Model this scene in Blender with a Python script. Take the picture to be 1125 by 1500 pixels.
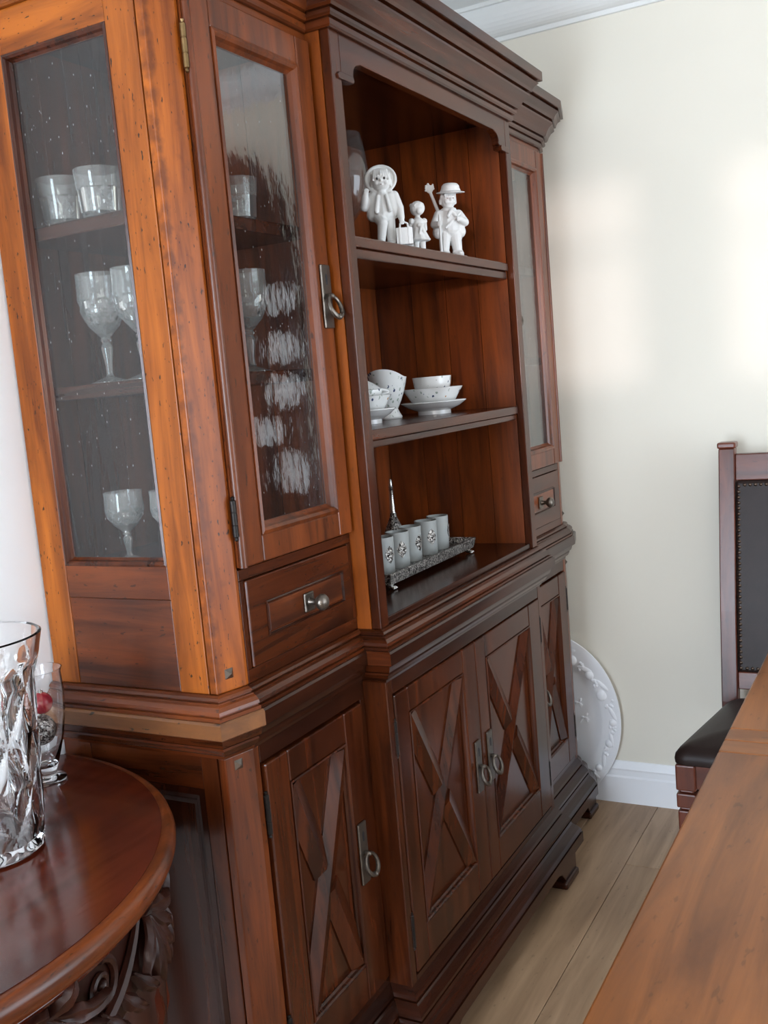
import bpy, bmesh, math, random
from mathutils import Vector, Matrix
random.seed(7)
for o in list(bpy.data.objects): bpy.data.objects.remove(o, do_unlink=True)
S = bpy.context.scene
COL = S.collection
PI = math.pi

# ------------------------------------------------------------------ camera
def set_camera():
    yaw, pitch, roll = math.radians(28.724), math.radians(-7.161), math.radians(-4.939)
    F = Vector((math.cos(yaw)*math.cos(pitch), math.sin(yaw)*math.cos(pitch), math.sin(pitch)))
    r = F.cross(Vector((0, 0, 1))).normalized(); u = r.cross(F)
    c, s = math.cos(roll), math.sin(roll)
    R, U = c*r+s*u, -s*r+c*u
    cam = bpy.data.cameras.new('camera'); co = bpy.data.objects.new('camera', cam); COL.objects.link(co)
    cam.sensor_fit = 'HORIZONTAL'; cam.sensor_width = 36; cam.lens = 1470.23*36/1125
    cam.clip_start = .02; cam.clip_end = 60
    M = Matrix((R, U, -F)).transposed().to_4x4(); M.translation = Vector((-1.2683, -1.4106, 1.4527))
    co.matrix_world = M
    S.camera = co
set_camera()
# ------------------------------------------------------------------ light
S.view_settings.view_transform = 'Standard'; S.view_settings.look = 'None'
S.view_settings.gamma = 1; S.view_settings.use_curve_mapping = False
S.view_settings.exposure = 0.0
wd = bpy.data.worlds.new('sky'); S.world = wd; wd.use_nodes = True
wd.node_tree.nodes['Background'].inputs[0].default_value = (.62, .78, 1, 1)
wd.node_tree.nodes['Background'].inputs[1].default_value = .9
def area(name, loc, rot, sx, sy, power, col):
    l = bpy.data.lights.new(name, 'AREA'); l.shape = 'RECTANGLE'; l.size = sx; l.size_y = sy
    l.energy = power; l.color = col
    o = bpy.data.objects.new(name, l); COL.objects.link(o); o.location = loc; o.rotation_euler = rot
    return o
RX0, RX1, RY0, ZC = -3.4, 1.91, -3.5, 2.60      # room: X from RX0 to RX1, Y from RY0 to 0
# daylight entering by the two big windows (one in the wall opposite the far wall, one opposite the cabinet)
area('daylight_end_window', (RX0-.12, -2.6, 1.77), (0, -PI/2+.38, 0), .6, 1.45, 40, (1, .965, .91))
area('daylight_side_window', (.75, RY0-.12, 1.12), (PI/2-.1, 0, 0), 2.0, 2.12, 84, (.80, .90, 1))
area('added_corner_fill', (RX0-.12, -.56, 1.25), (0, -PI/2+.16, 0), 1.8, .84, 150, (.74, .86, 1))  # fill light in an added window, to brighten lower far wall and cabinet side
sun = bpy.data.lights.new('low_sun', 'SUN'); sun.energy = .85; sun.angle = math.radians(1.4); sun.color = (1, .85, .86)
so = bpy.data.objects.new('low_sun', sun); COL.objects.link(so)
so.rotation_euler = Vector((1, .35, -.012)).to_track_quat('-Z', 'Y').to_euler()

# ------------------------------------------------------------------ materials
MATS = {}
def nt(name):
    m = bpy.data.materials.new(name); m.use_nodes = True
    t = m.node_tree; t.nodes.clear()
    out = t.nodes.new('ShaderNodeOutputMaterial')
    return m, t, out
def srgb(r, g, b):
    f = lambda c: ((c/255+.055)/1.055)**2.4 if c > 10 else c/255/12.92
    return (f(r), f(g), f(b), 1)
def plain(name, col, rough=.5, metal=0, noise=0, nscale=20, bump=0, bscale=80, coat=0, spec=.5):
    if name in MATS: return MATS[name]
    m, t, out = nt(name); N = t.nodes; L = t.links
    b = N.new('ShaderNodeBsdfPrincipled'); b.inputs['Base Color'].default_value = col
    b.inputs['Roughness'].default_value = rough; b.inputs['Metallic'].default_value = metal
    b.inputs['Coat Weight'].default_value = coat; b.inputs['Specular IOR Level'].default_value = spec
    tc = N.new('ShaderNodeTexCoord')
    if noise:
        n = N.new('ShaderNodeTexNoise'); n.inputs['Scale'].default_value = nscale; n.inputs['Detail'].default_value = 4
        L.new(tc.outputs['Object'], n.inputs['Vector'])
        mx = N.new('ShaderNodeMix'); mx.data_type = 'RGBA'
        mx.inputs[6].default_value = tuple(c*(1-noise) for c in col[:3])+(1,)
        mx.inputs[7].default_value = tuple(min(1, c*(1+noise)) for c in col[:3])+(1,)
        L.new(n.outputs['Fac'], mx.inputs[0]); L.new(mx.outputs[2], b.inputs['Base Color'])
    if bump:
        n2 = N.new('ShaderNodeTexNoise'); n2.inputs['Scale'].default_value = bscale; n2.inputs['Detail'].default_value = 3
        L.new(tc.outputs['Object'], n2.inputs['Vector'])
        bp = N.new('ShaderNodeBump'); bp.inputs['Strength'].default_value = bump; bp.inputs['Distance'].default_value = .003
        L.new(n2.outputs['Fac'], bp.inputs['Height']); L.new(bp.outputs[0], b.inputs['Normal'])
    L.new(b.outputs[0], out.inputs[0]); MATS[name] = m; return m
def wood(name, light, dark, axis=2, rough=.3, coat=.0, specks=.5, scale=1.0, contrast=1.0, blotch=None, spec=.5, burn=None, fleck=1.0):
    """varnished timber; grain runs along the given axis"""
    key = '%s_%d' % (name, axis)
    if key in MATS: return MATS[key]
    m, t, out = nt(key); N = t.nodes; L = t.links
    b = N.new('ShaderNodeBsdfPrincipled'); b.inputs['Roughness'].default_value = rough
    b.inputs['Coat Weight'].default_value = coat; b.inputs['Coat Roughness'].default_value = .15
    b.inputs['Specular IOR Level'].default_value = spec
    tc = N.new('ShaderNodeTexCoord'); oi = N.new('ShaderNodeObjectInfo')
    mul = N.new('ShaderNodeMath'); mul.operation = 'MULTIPLY'; mul.inputs[1].default_value = 17.3
    L.new(oi.outputs['Random'], mul.inputs[0])
    add = N.new('ShaderNodeVectorMath'); add.operation = 'ADD'
    L.new(tc.outputs['Object'], add.inputs[0]); L.new(mul.outputs[0], add.inputs[1])
    mp = N.new('ShaderNodeMapping'); sc = [18*scale]*3; sc[axis] = 1.6*scale
    mp.inputs['Scale'].default_value = sc; L.new(add.outputs[0], mp.inputs['Vector'])
    n = N.new('ShaderNodeTexNoise'); n.inputs['Scale'].default_value = 1.6; n.inputs['Detail'].default_value = 8
    n.inputs['Roughness'].default_value = .62; n.inputs['Distortion'].default_value = .6
    L.new(mp.outputs[0], n.inputs['Vector'])
    cr = N.new('ShaderNodeValToRGB'); e = cr.color_ramp.elements
    e[0].position = .5-.22/contrast; e[0].color = dark; e[1].position = .5+.18/contrast; e[1].color = light
    L.new(n.outputs['Fac'], cr.inputs[0])
    # large soft blotches of deeper stain
    n2 = N.new('ShaderNodeTexNoise'); n2.inputs['Scale'].default_value = 3.2*scale; n2.inputs['Detail'].default_value = 3
    mp2 = N.new('ShaderNodeMapping'); s2 = [1.6]*3; s2[axis] = .6; mp2.inputs['Scale'].default_value = s2
    L.new(add.outputs[0], mp2.inputs['Vector']); L.new(mp2.outputs[0], n2.inputs['Vector'])
    cr2 = N.new('ShaderNodeValToRGB'); cr2.color_ramp.elements[0].position = .42; cr2.color_ramp.elements[1].position = .68
    L.new(n2.outputs['Fac'], cr2.inputs[0])
    mx = N.new('ShaderNodeMix'); mx.data_type = 'RGBA'; mx.blend_type = 'MULTIPLY'
    mx.inputs[7].default_value = blotch or (.55, .45, .4, 1)
    ml = N.new('ShaderNodeMath'); ml.operation = 'MULTIPLY'; ml.inputs[1].default_value = .75
    L.new(cr2.outputs[0], ml.inputs[0]); L.new(ml.outputs[0], mx.inputs[0]); L.new(cr.outputs[0], mx.inputs[6])
    # distress flecks
    vo = N.new('ShaderNodeTexNoise'); vo.inputs['Scale'].default_value = 1; vo.inputs['Detail'].default_value = 2
    mp3 = N.new('ShaderNodeMapping'); s3 = [130*scale*fleck]*3; s3[axis] = 46*scale*fleck; mp3.inputs['Scale'].default_value = s3
    L.new(add.outputs[0], mp3.inputs['Vector']); L.new(mp3.outputs[0], vo.inputs['Vector'])
    cr3 = N.new('ShaderNodeValToRGB'); cr3.color_ramp.elements[0].position = .665; cr3.color_ramp.elements[1].position = .72
    L.new(vo.outputs['Fac'], cr3.inputs[0])
    mm = N.new('ShaderNodeMath'); mm.operation = 'MULTIPLY'; mm.inputs[1].default_value = specks
    L.new(cr3.outputs[0], mm.inputs[0])
    mx2 = N.new('ShaderNodeMix'); mx2.data_type = 'RGBA'; mx2.inputs[7].default_value = (.012, .006, .004, 1)
    L.new(mm.outputs[0], mx2.inputs[0]); L.new(mx.outputs[2], mx2.inputs[6])
    last = mx2.outputs[2]
    if burn:      # dark antiquing rubbed into one edge, ragged
        ax, c0, wd = burn
        sp = N.new('ShaderNodeSeparateXYZ'); L.new(tc.outputs['Object'], sp.inputs[0])
        su = N.new('ShaderNodeMath'); su.operation = 'SUBTRACT'; su.inputs[1].default_value = c0; L.new(sp.outputs[ax], su.inputs[0])
        ab = N.new('ShaderNodeMath'); ab.operation = 'ABSOLUTE'; L.new(su.outputs[0], ab.inputs[0])
        mr = N.new('ShaderNodeMapRange'); mr.inputs[1].default_value = 0; mr.inputs[2].default_value = wd; mr.inputs[3].default_value = .62; mr.inputs[4].default_value = 0; L.new(ab.outputs[0], mr.inputs[0])
        nb = N.new('ShaderNodeTexNoise'); nb.inputs['Scale'].default_value = 45; nb.inputs['Detail'].default_value = 5; L.new(tc.outputs['Object'], nb.inputs['Vector'])
        ad = N.new('ShaderNodeMath'); ad.operation = 'MULTIPLY_ADD'; ad.inputs[1].default_value = 1.5; ad.inputs[2].default_value = -.62; L.new(nb.outputs['Fac'], ad.inputs[0])
        ad2 = N.new('ShaderNodeMath'); ad2.operation = 'ADD'; L.new(ad.outputs[0], ad2.inputs[0]); L.new(mr.outputs[0], ad2.inputs[1])
        cl = N.new('ShaderNodeMapRange'); cl.inputs[1].default_value = .28; cl.inputs[2].default_value = .75; cl.inputs[3].default_value = 0; cl.inputs[4].default_value = .7; L.new(ad2.outputs[0], cl.inputs[0])
        mb_ = N.new('ShaderNodeMix'); mb_.data_type = 'RGBA'; mb_.inputs[7].default_value = srgb(80, 36, 14)
        L.new(cl.outputs[0], mb_.inputs[0]); L.new(last, mb_.inputs[6]); last = mb_.outputs[2]
    L.new(last, b.inputs['Base Color'])
    bp = N.new('ShaderNodeBump'); bp.inputs['Strength'].default_value = .12; bp.inputs['Distance'].default_value = .002
    L.new(n.outputs['Fac'], bp.inputs['Height']); L.new(bp.outputs[0], b.inputs['Normal'])
    L.new(b.outputs[0], out.inputs[0]); MATS[key] = m; return m
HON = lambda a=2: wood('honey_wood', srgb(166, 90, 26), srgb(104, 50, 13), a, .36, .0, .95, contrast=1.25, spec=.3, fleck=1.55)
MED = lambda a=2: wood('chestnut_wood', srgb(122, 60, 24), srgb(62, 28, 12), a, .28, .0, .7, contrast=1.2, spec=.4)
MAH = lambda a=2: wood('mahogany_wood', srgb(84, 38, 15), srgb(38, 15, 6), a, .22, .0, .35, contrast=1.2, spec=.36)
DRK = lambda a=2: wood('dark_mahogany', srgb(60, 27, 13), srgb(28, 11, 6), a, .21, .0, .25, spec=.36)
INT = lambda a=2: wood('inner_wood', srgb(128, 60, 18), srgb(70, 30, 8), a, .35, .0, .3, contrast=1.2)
ORG = lambda a=2: wood('orange_wood', srgb(152, 78, 20), srgb(102, 47, 12), a, .3, .0, .25)
WORN = lambda a=2: wood('worn_edge_wood', srgb(128, 80, 40), srgb(72, 40, 20), a, .38, .0, 1)
TAB = lambda a=0: wood('table_wood', srgb(170, 104, 52), srgb(104, 60, 28), a, .33, .0, .3, .7, 1.0, (.36, .3, .27, 1))
CON = lambda a=0: wood('console_wood', srgb(88, 32, 14), srgb(50, 16, 8), a, .14, .0, .12, spec=.4)
CARV = lambda a=2: wood('carved_wood', srgb(56, 24, 14), srgb(30, 12, 8), a, .38, .0, .1, spec=.3)
CHW = lambda a=2: wood('chair_wood', srgb(104, 50, 32), srgb(60, 27, 18), a, .3, .0, .4)
def fresnel(N, L, ior):
    """air-side Fresnel on both faces of a thin sheet"""
    fr = N.new('ShaderNodeFresnel'); g = N.new('ShaderNodeNewGeometry')
    mr = N.new('ShaderNodeMapRange'); mr.inputs[3].default_value = ior; mr.inputs[4].default_value = 1/ior
    L.new(g.outputs['Backfacing'], mr.inputs[0]); L.new(mr.outputs[0], fr.inputs[0]); return fr
def tc_noise_glass(name, kind):
    """seedy cabinet glass: clear, reflecting, with small bubbles"""
    m, t, out = nt(name); N = t.nodes; L = t.links
    tr = N.new('ShaderNodeBsdfTransparent'); tr.inputs[0].default_value = (.93, .94, .93, 1)
    gl = N.new('ShaderNodeBsdfGlossy'); gl.inputs['Roughness'].default_value = .03
    fr = fresnel(N, L, 2.0 if kind else 1.55)
    tc = N.new('ShaderNodeTexCoord')
    mp = N.new('ShaderNodeMapping'); mp.inputs['Scale'].default_value = (1, 1, .45); L.new(tc.outputs['Object'], mp.inputs[0])
    n = N.new('ShaderNodeTexNoise'); n.inputs['Scale'].default_value = 55; n.inputs['Detail'].default_value = 2
    L.new(mp.outputs[0], n.inputs['Vector'])
    bp = N.new('ShaderNodeBump'); bp.inputs['Strength'].default_value = .10 if kind else .05; bp.inputs['Distance'].default_value = .004
    L.new(n.outputs['Fac'], bp.inputs['Height']); L.new(bp.outputs[0], gl.inputs['Normal'])
    mix = N.new('ShaderNodeMixShader'); L.new(fr.outputs[0], mix.inputs[0]); L.new(tr.outputs[0], mix.inputs[1]); L.new(gl.outputs[0], mix.inputs[2])
    # seeds
    v = N.new('ShaderNodeTexVoronoi'); v.inputs['Scale'].default_value = 85
    mp2 = N.new('ShaderNodeMapping'); mp2.inputs['Scale'].default_value = (1, 1, .38); L.new(tc.outputs['Object'], mp2.inputs[0])
    L.new(mp2.outputs[0], v.inputs['Vector'])
    lt = N.new('ShaderNodeMath'); lt.operation = 'LESS_THAN'; lt.inputs[1].default_value = .062
    L.new(v.outputs['Distance'], lt.inputs[0])
    ml = N.new('ShaderNodeMath'); ml.operation = 'MULTIPLY'; ml.inputs[1].default_value = .34; L.new(lt.outputs[0], ml.inputs[0])
    df = N.new('ShaderNodeBsdfDiffuse'); df.inputs[0].default_value = (.9, .9, .88, 1)
    mix2 = N.new('ShaderNodeMixShader'); L.new(ml.outputs[0], mix2.inputs[0]); L.new(mix.outputs[0], mix2.inputs[1]); L.new(df.outputs[0], mix2.inputs[2])
    L.new(mix2.outputs[0], out.inputs[0]); MATS[name] = m; return m
PANE = tc_noise_glass('seedy_glass', 0); PANEW = tc_noise_glass('wavy_seedy_glass', 1)
def thin_crystal(name, white=.085, ior=1.6):
    m, t, out = nt(name); N = t.nodes; L = t.links
    tr = N.new('ShaderNodeBsdfTransparent'); tr.inputs[0].default_value = (.9, .92, .92, 1)
    gl = N.new('ShaderNodeBsdfGlossy'); gl.inputs['Roughness'].default_value = .06
    fr = fresnel(N, L, ior)
    mix = N.new('ShaderNodeMixShader'); L.new(fr.outputs[0], mix.inputs[0]); L.new(tr.outputs[0], mix.inputs[1]); L.new(gl.outputs[0], mix.inputs[2])
    df = N.new('ShaderNodeBsdfTranslucent'); df.inputs[0].default_value = (.95, .96, .96, 1)
    d2 = N.new('ShaderNodeBsdfDiffuse'); d2.inputs[0].default_value = (.95, .96, .96, 1)
    ad = N.new('ShaderNodeMixShader'); ad.inputs[0].default_value = .6; L.new(df.outputs[0], ad.inputs[1]); L.new(d2.outputs[0], ad.inputs[2])
    mix2 = N.new('ShaderNodeMixShader'); mix2.inputs[0].default_value = white; L.new(mix.outputs[0], mix2.inputs[1]); L.new(ad.outputs[0], mix2.inputs[2])
    L.new(mix2.outputs[0], out.inputs[0]); MATS[name] = m; return m
def cut_glass(name, white):
    m, t, out = nt(name); N = t.nodes; L = t.links
    g = N.new('ShaderNodeBsdfGlass'); g.inputs['IOR'].default_value = 1.5; g.inputs['Roughness'].default_value = .02
    d = N.new('ShaderNodeBsdfDiffuse'); d.inputs[0].default_value = (.93, .95, .95, 1)
    x = N.new('ShaderNodeMixShader'); x.inputs[0].default_value = white; L.new(g.outputs[0], x.inputs[1]); L.new(d.outputs[0], x.inputs[2])
    L.new(x.outputs[0], out.inputs[0]); MATS[name] = m; return m
CRY = cut_glass('cut_crystal', .10)
DARKGL = thin_crystal('smoky_glass', .02, 1.5)
def solid_glass(name, col=(1, 1, 1, 1)):
    m, t, out = nt(name)
    g = t.nodes.new('ShaderNodeBsdfGlass'); g.inputs['IOR'].default_value = 1.52; g.inputs['Roughness'].default_value = .0
    g.inputs[0].default_value = col
    t.links.new(g.outputs[0], out.inputs[0]); MATS[name] = m; return m
VASEGL = solid_glass('lead_crystal')
BLACKM = plain('blackened_iron', srgb(38, 34, 32), .45, .7, .2, 60)
PEWTER = plain('aged_pewter', srgb(104, 96, 88), .34, .85, .25, 90, .15, 200)
BRASS = plain('aged_brass', srgb(124, 100, 66), .35, .85, .3, 80)
def speckled():
    m, t, out = nt('hammered_silver'); N = t.nodes; L = t.links
    b = N.new('ShaderNodeBsdfPrincipled'); b.inputs['Metallic'].default_value = .8; b.inputs['Roughness'].default_value = .35
    tc = N.new('ShaderNodeTexCoord'); v = N.new('ShaderNodeTexVoronoi'); v.inputs['Scale'].default_value = 330; L.new(tc.outputs['Object'], v.inputs['Vector'])
    sp = N.new('ShaderNodeSeparateColor'); L.new(v.outputs['Color'], sp.inputs[0])
    cr = N.new('ShaderNodeValToRGB'); cr.color_ramp.elements[0].color = srgb(48, 44, 42); cr.color_ramp.elements[0].position = .2
    cr.color_ramp.elements[1].color = srgb(206, 202, 196); cr.color_ramp.elements[1].position = .95
    L.new(sp.outputs[0], cr.inputs[0]); L.new(cr.outputs[0], b.inputs['Base Color'])
    bp = N.new('ShaderNodeBump'); bp.inputs['Strength'].default_value = .8; bp.inputs['Distance'].default_value = .002; L.new(v.outputs['Distance'], bp.inputs['Height']); L.new(bp.outputs[0], b.inputs['Normal'])
    L.new(b.outputs[0], out.inputs[0]); MATS['hammered_silver'] = m; return m
SILVER = speckled()
SILV2 = plain('polished_silver', srgb(190, 188, 184), .22, .95, .2, 200, .3, 300)
PORC = plain('white_bisque', srgb(208, 208, 206), .55)
WHP = plain('white_glaze', srgb(240, 241, 244), .3)
CHINA = plain('glazed_china', srgb(212, 212, 211), .12, 0, 0, coat=.4)
FROST = plain('frosted_glass', srgb(150, 153, 151), .5)
INK = plain('painted_black', srgb(30, 30, 34), .5)
LEATHER = plain('dark_leather', srgb(38, 27, 24), .42, 0, .25, 30, .08, 90, spec=.22)
WALLM = plain('cream_paint', srgb(227, 221, 207), .75, 0, .012, 3, .05, 120)
WHITEW = plain('white_paint', srgb(240, 240, 240), .7, 0, .01, 3, .04, 120)
TRIMW = plain('gloss_trim_paint', srgb(242, 243, 246), .35)
CEILM = plain('ceiling_paint', srgb(226, 227, 225), .8)
def oak():
    return wood('pale_oak_floor', srgb(186, 154, 122), srgb(144, 114, 86), 0, .42, 0, .25, .8, .9, (.8, .75, .7, 1))
OAK = oak()

# ------------------------------------------------------------------ mesh helpers
class MB:
    def __init__(s): s.v = []; s.f = []
    def add(s, vs, fs):
        n = len(s.v); s.v += [tuple(v) for v in vs]; s.f += [tuple(i+n for i in f) for f in fs]; return s
    def box(s, x0, x1, y0, y1, z0, z1):
        x0, x1 = sorted((x0, x1)); y0, y1 = sorted((y0, y1)); z0, z1 = sorted((z0, z1))
        return s.add([(x0, y0, z0), (x1, y0, z0), (x1, y1, z0), (x0, y1, z0), (x0, y0, z1), (x1, y0, z1), (x1, y1, z1), (x0, y1, z1)],
                     [(0, 3, 2, 1), (4, 5, 6, 7), (0, 1, 5, 4), (1, 2, 6, 5), (2, 3, 7, 6), (3, 0, 4, 7)])
    def prism(s, poly, a0, a1, axis=2):
        """extrude a 2D polygon along an axis; polygon coordinates are the other two axes in order"""
        n = len(poly)
        def P(q, a):
            if axis == 2: return (q[0], q[1], a)
            if axis == 1: return (q[0], a, q[1])
            return (a, q[0], q[1])
        vs = [P(q, a0) for q in poly]+[P(q, a1) for q in poly]
        fs = [tuple(range(n-1, -1, -1)), tuple(range(n, 2*n))]+[(i, (i+1) % n, n+(i+1) % n, n+i) for i in range(n)]
        return s.add(vs, fs)
    def lathe(s, prof, c=(0, 0, 0), n=24, mod=None, cap=True, M=None):
        vs = []
        for k, (r, z) in enumerate(prof):
            for i in range(n):
                a = 2*PI*i/n; rr = r*(mod(a, z, k) if mod else 1)
                vs.append((rr*math.cos(a), rr*math.sin(a), z))
        fs = []
        for k in range(len(prof)-1):
            for i in range(n):
                j = (i+1) % n; fs.append((k*n+i, k*n+j, (k+1)*n+j, (k+1)*n+i))
        if cap:
            fs.append(tuple(range(n-1, -1, -1))); fs.append(tuple((len(prof)-1)*n+i for i in range(n)))
        if M is not None: vs = [tuple(M @ Vector(v)) for v in vs]
        vs = [(v[0]+c[0], v[1]+c[1], v[2]+c[2]) for v in vs]
        return s.add(vs, fs)
    def tube(s, pts, rad, n=10, closed=False, flat=1.0):
        pts = [Vector(p) for p in pts]; m = len(pts)
        if not hasattr(rad, '__len__'): rad = [rad]*m
        vs = []; ref = None
        for i, p in enumerate(pts):
            if closed: d = pts[(i+1) % m]-pts[i-1]
            else: d = pts[min(i+1, m-1)]-pts[max(i-1, 0)]
            d = d.normalized()
            if ref is None:
                ref = Vector((0, 0, 1)) if abs(d.z) < .9 else Vector((1, 0, 0))
            u = d.cross(ref).normalized(); w = u.cross(d).normalized(); ref = w
            for k in range(n):
                a = 2*PI*k/n; vs.append(p+u*math.cos(a)*rad[i]+w*math.sin(a)*rad[i]*flat)
        fs = []
        for i in range(m if closed else m-1):
            for k in range(n):
                l = (k+1) % n; j = (i+1) % m
                fs.append((i*n+k, i*n+l, j*n+l, j*n+k))
        if not closed: fs += [tuple(range(n-1, -1, -1)), tuple((m-1)*n+k for k in range(n))]
        return s.add(vs, fs)
    def ell(s, c, r, n=14, m=9, M=None):
        rx, ry, rz = r if hasattr(r, '__len__') else (r, r, r)
        vs = [(0, 0, -rz)]
        for k in range(1, m):
            t = -PI/2+PI*k/m
            for i in range(n):
                a = 2*PI*i/n; vs.append((rx*math.cos(t)*math.cos(a), ry*math.cos(t)*math.sin(a), rz*math.sin(t)))
        vs.append((0, 0, rz)); fs = []
        for i in range(n): fs.append((0, 1+(i+1) % n, 1+i))
        for k in range(m-2):
            for i in range(n):
                j = (i+1) % n; fs.append((1+k*n+i, 1+k*n+j, 1+(k+1)*n+j, 1+(k+1)*n+i))
        b = 1+(m-2)*n; tp = len(vs)-1
        for i in range(n): fs.append((b+i, b+(i+1) % n, tp))
        if M is not None: vs = [tuple(M @ Vector(v)) for v in vs]
        return s.add([(v[0]+c[0], v[1]+c[1], v[2]+c[2]) for v in vs], fs)
    def cap(s, p0, p1, r0, r1=None, n=12):
        r1 = r0 if r1 is None else r1
        p0 = Vector(p0); p1 = Vector(p1); L = (p1-p0).length
        pts = []; rad = []
        d = (p1-p0).normalized()
        for k in range(5):
            t = PI/2*k/4.0; pts.append(p0-d*r0*math.cos(t)); rad.append(max(1e-4, r0*math.sin(t)))
        for k in range(5):
            t = PI/2*k/4.0; pts.append(p1+d*r1*math.sin(t)); rad.append(max(1e-4, r1*math.cos(t)))
        return s.tube(pts, rad, n)
    def xf(s, M): s.v = [tuple(M @ Vector(v)) for v in s.v]; return s
    def build(s, name, mat, parent=None, bevel=0, smooth=False, seg=2, weld=False, sharp=40):
        me = bpy.data.meshes.new(name); me.from_pydata(s.v, [], s.f); me.update()
        bm = bmesh.new(); bm.from_mesh(me)
        if weld: bmesh.ops.remove_doubles(bm, verts=bm.verts, dist=1e-5)
        bmesh.ops.recalc_face_normals(bm, faces=bm.faces); bm.to_mesh(me); bm.free()
        me.materials.append(mat)
        if smooth:
            me.polygons.foreach_set('use_smooth', [True]*len(me.polygons))
        o = bpy.data.objects.new(name, me); COL.objects.link(o)
        if parent is not None: o.parent = parent
        if bevel:
            b = o.modifiers.new('bevel', 'BEVEL'); b.width = bevel; b.segments = seg; b.limit_method = 'ANGLE'; b.angle_limit = math.radians(35)
        if smooth:
            try: me.set_sharp_from_angle(angle=math.radians(sharp))
            except Exception: pass
        return o
def thing(name, label, cat, loc=(0, 0, 0), rz=0, group=None):
    o = bpy.data.objects.new(name, None); COL.objects.link(o); o.location = loc; o.rotation_euler = (0, 0, rz)
    o.empty_display_size = .05
    o['label'] = label; o['category'] = cat
    if group: o['group'] = group
    return o
def tag(o, label, cat, group=None):
    o['label'] = label; o['category'] = cat
    if group: o['group'] = group
    return o
def struct(o): o['kind'] = 'structure'; return o
def copy_tree(o, parent=None):
    c = o.copy(); COL.objects.link(c); c.parent = parent
    for ch in [x for x in bpy.data.objects if x.parent == o]: copy_tree(ch, c)
    return c
def box(name, mat, parent, x0, x1, y0, y1, z0, z1, bevel=.0015):
    return MB().box(x0, x1, y0, y1, z0, z1).build(name, mat, parent, bevel)
def sweep_segments(path, prof):
    """mitred solid for each leg of an open plan path (outward is to the right); prof: closed loop of (offset, z)"""
    P = [Vector(p) for p in path]; n = len(P); nor = []
    for i in range(n-1):
        d = (P[i+1]-P[i]).normalized(); nor.append(Vector((d.y, -d.x)))
    mit = []
    for i in range(n):
        if i == 0: mit.append(nor[0])
        elif i == n-1: mit.append(nor[-1])
        else:
            b = nor[i-1]+nor[i]; b /= b.dot(nor[i-1]); mit.append(b)
    res = []
    for i in range(n-1):
        mb = MB(); k = len(prof)
        va = [(P[i].x+mit[i].x*o, P[i].y+mit[i].y*o, z) for o, z in prof]
        vb = [(P[i+1].x+mit[i+1].x*o, P[i+1].y+mit[i+1].y*o, z) for o, z in prof]
        mb.add(va+vb, [tuple(range(k)), tuple(range(2*k-1, k-1, -1))]+[(j, k+j, k+(j+1) % k, (j+1) % k) for j in range(k)])
        res.append(mb)
    return res
def arc(c, r, a0, a1, n=6):
    return [(c[0]+r*math.cos(math.radians(a0+(a1-a0)*i/n)), c[1]+r*math.sin(math.radians(a0+(a1-a0)*i/n))) for i in range(n+1)]

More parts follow.
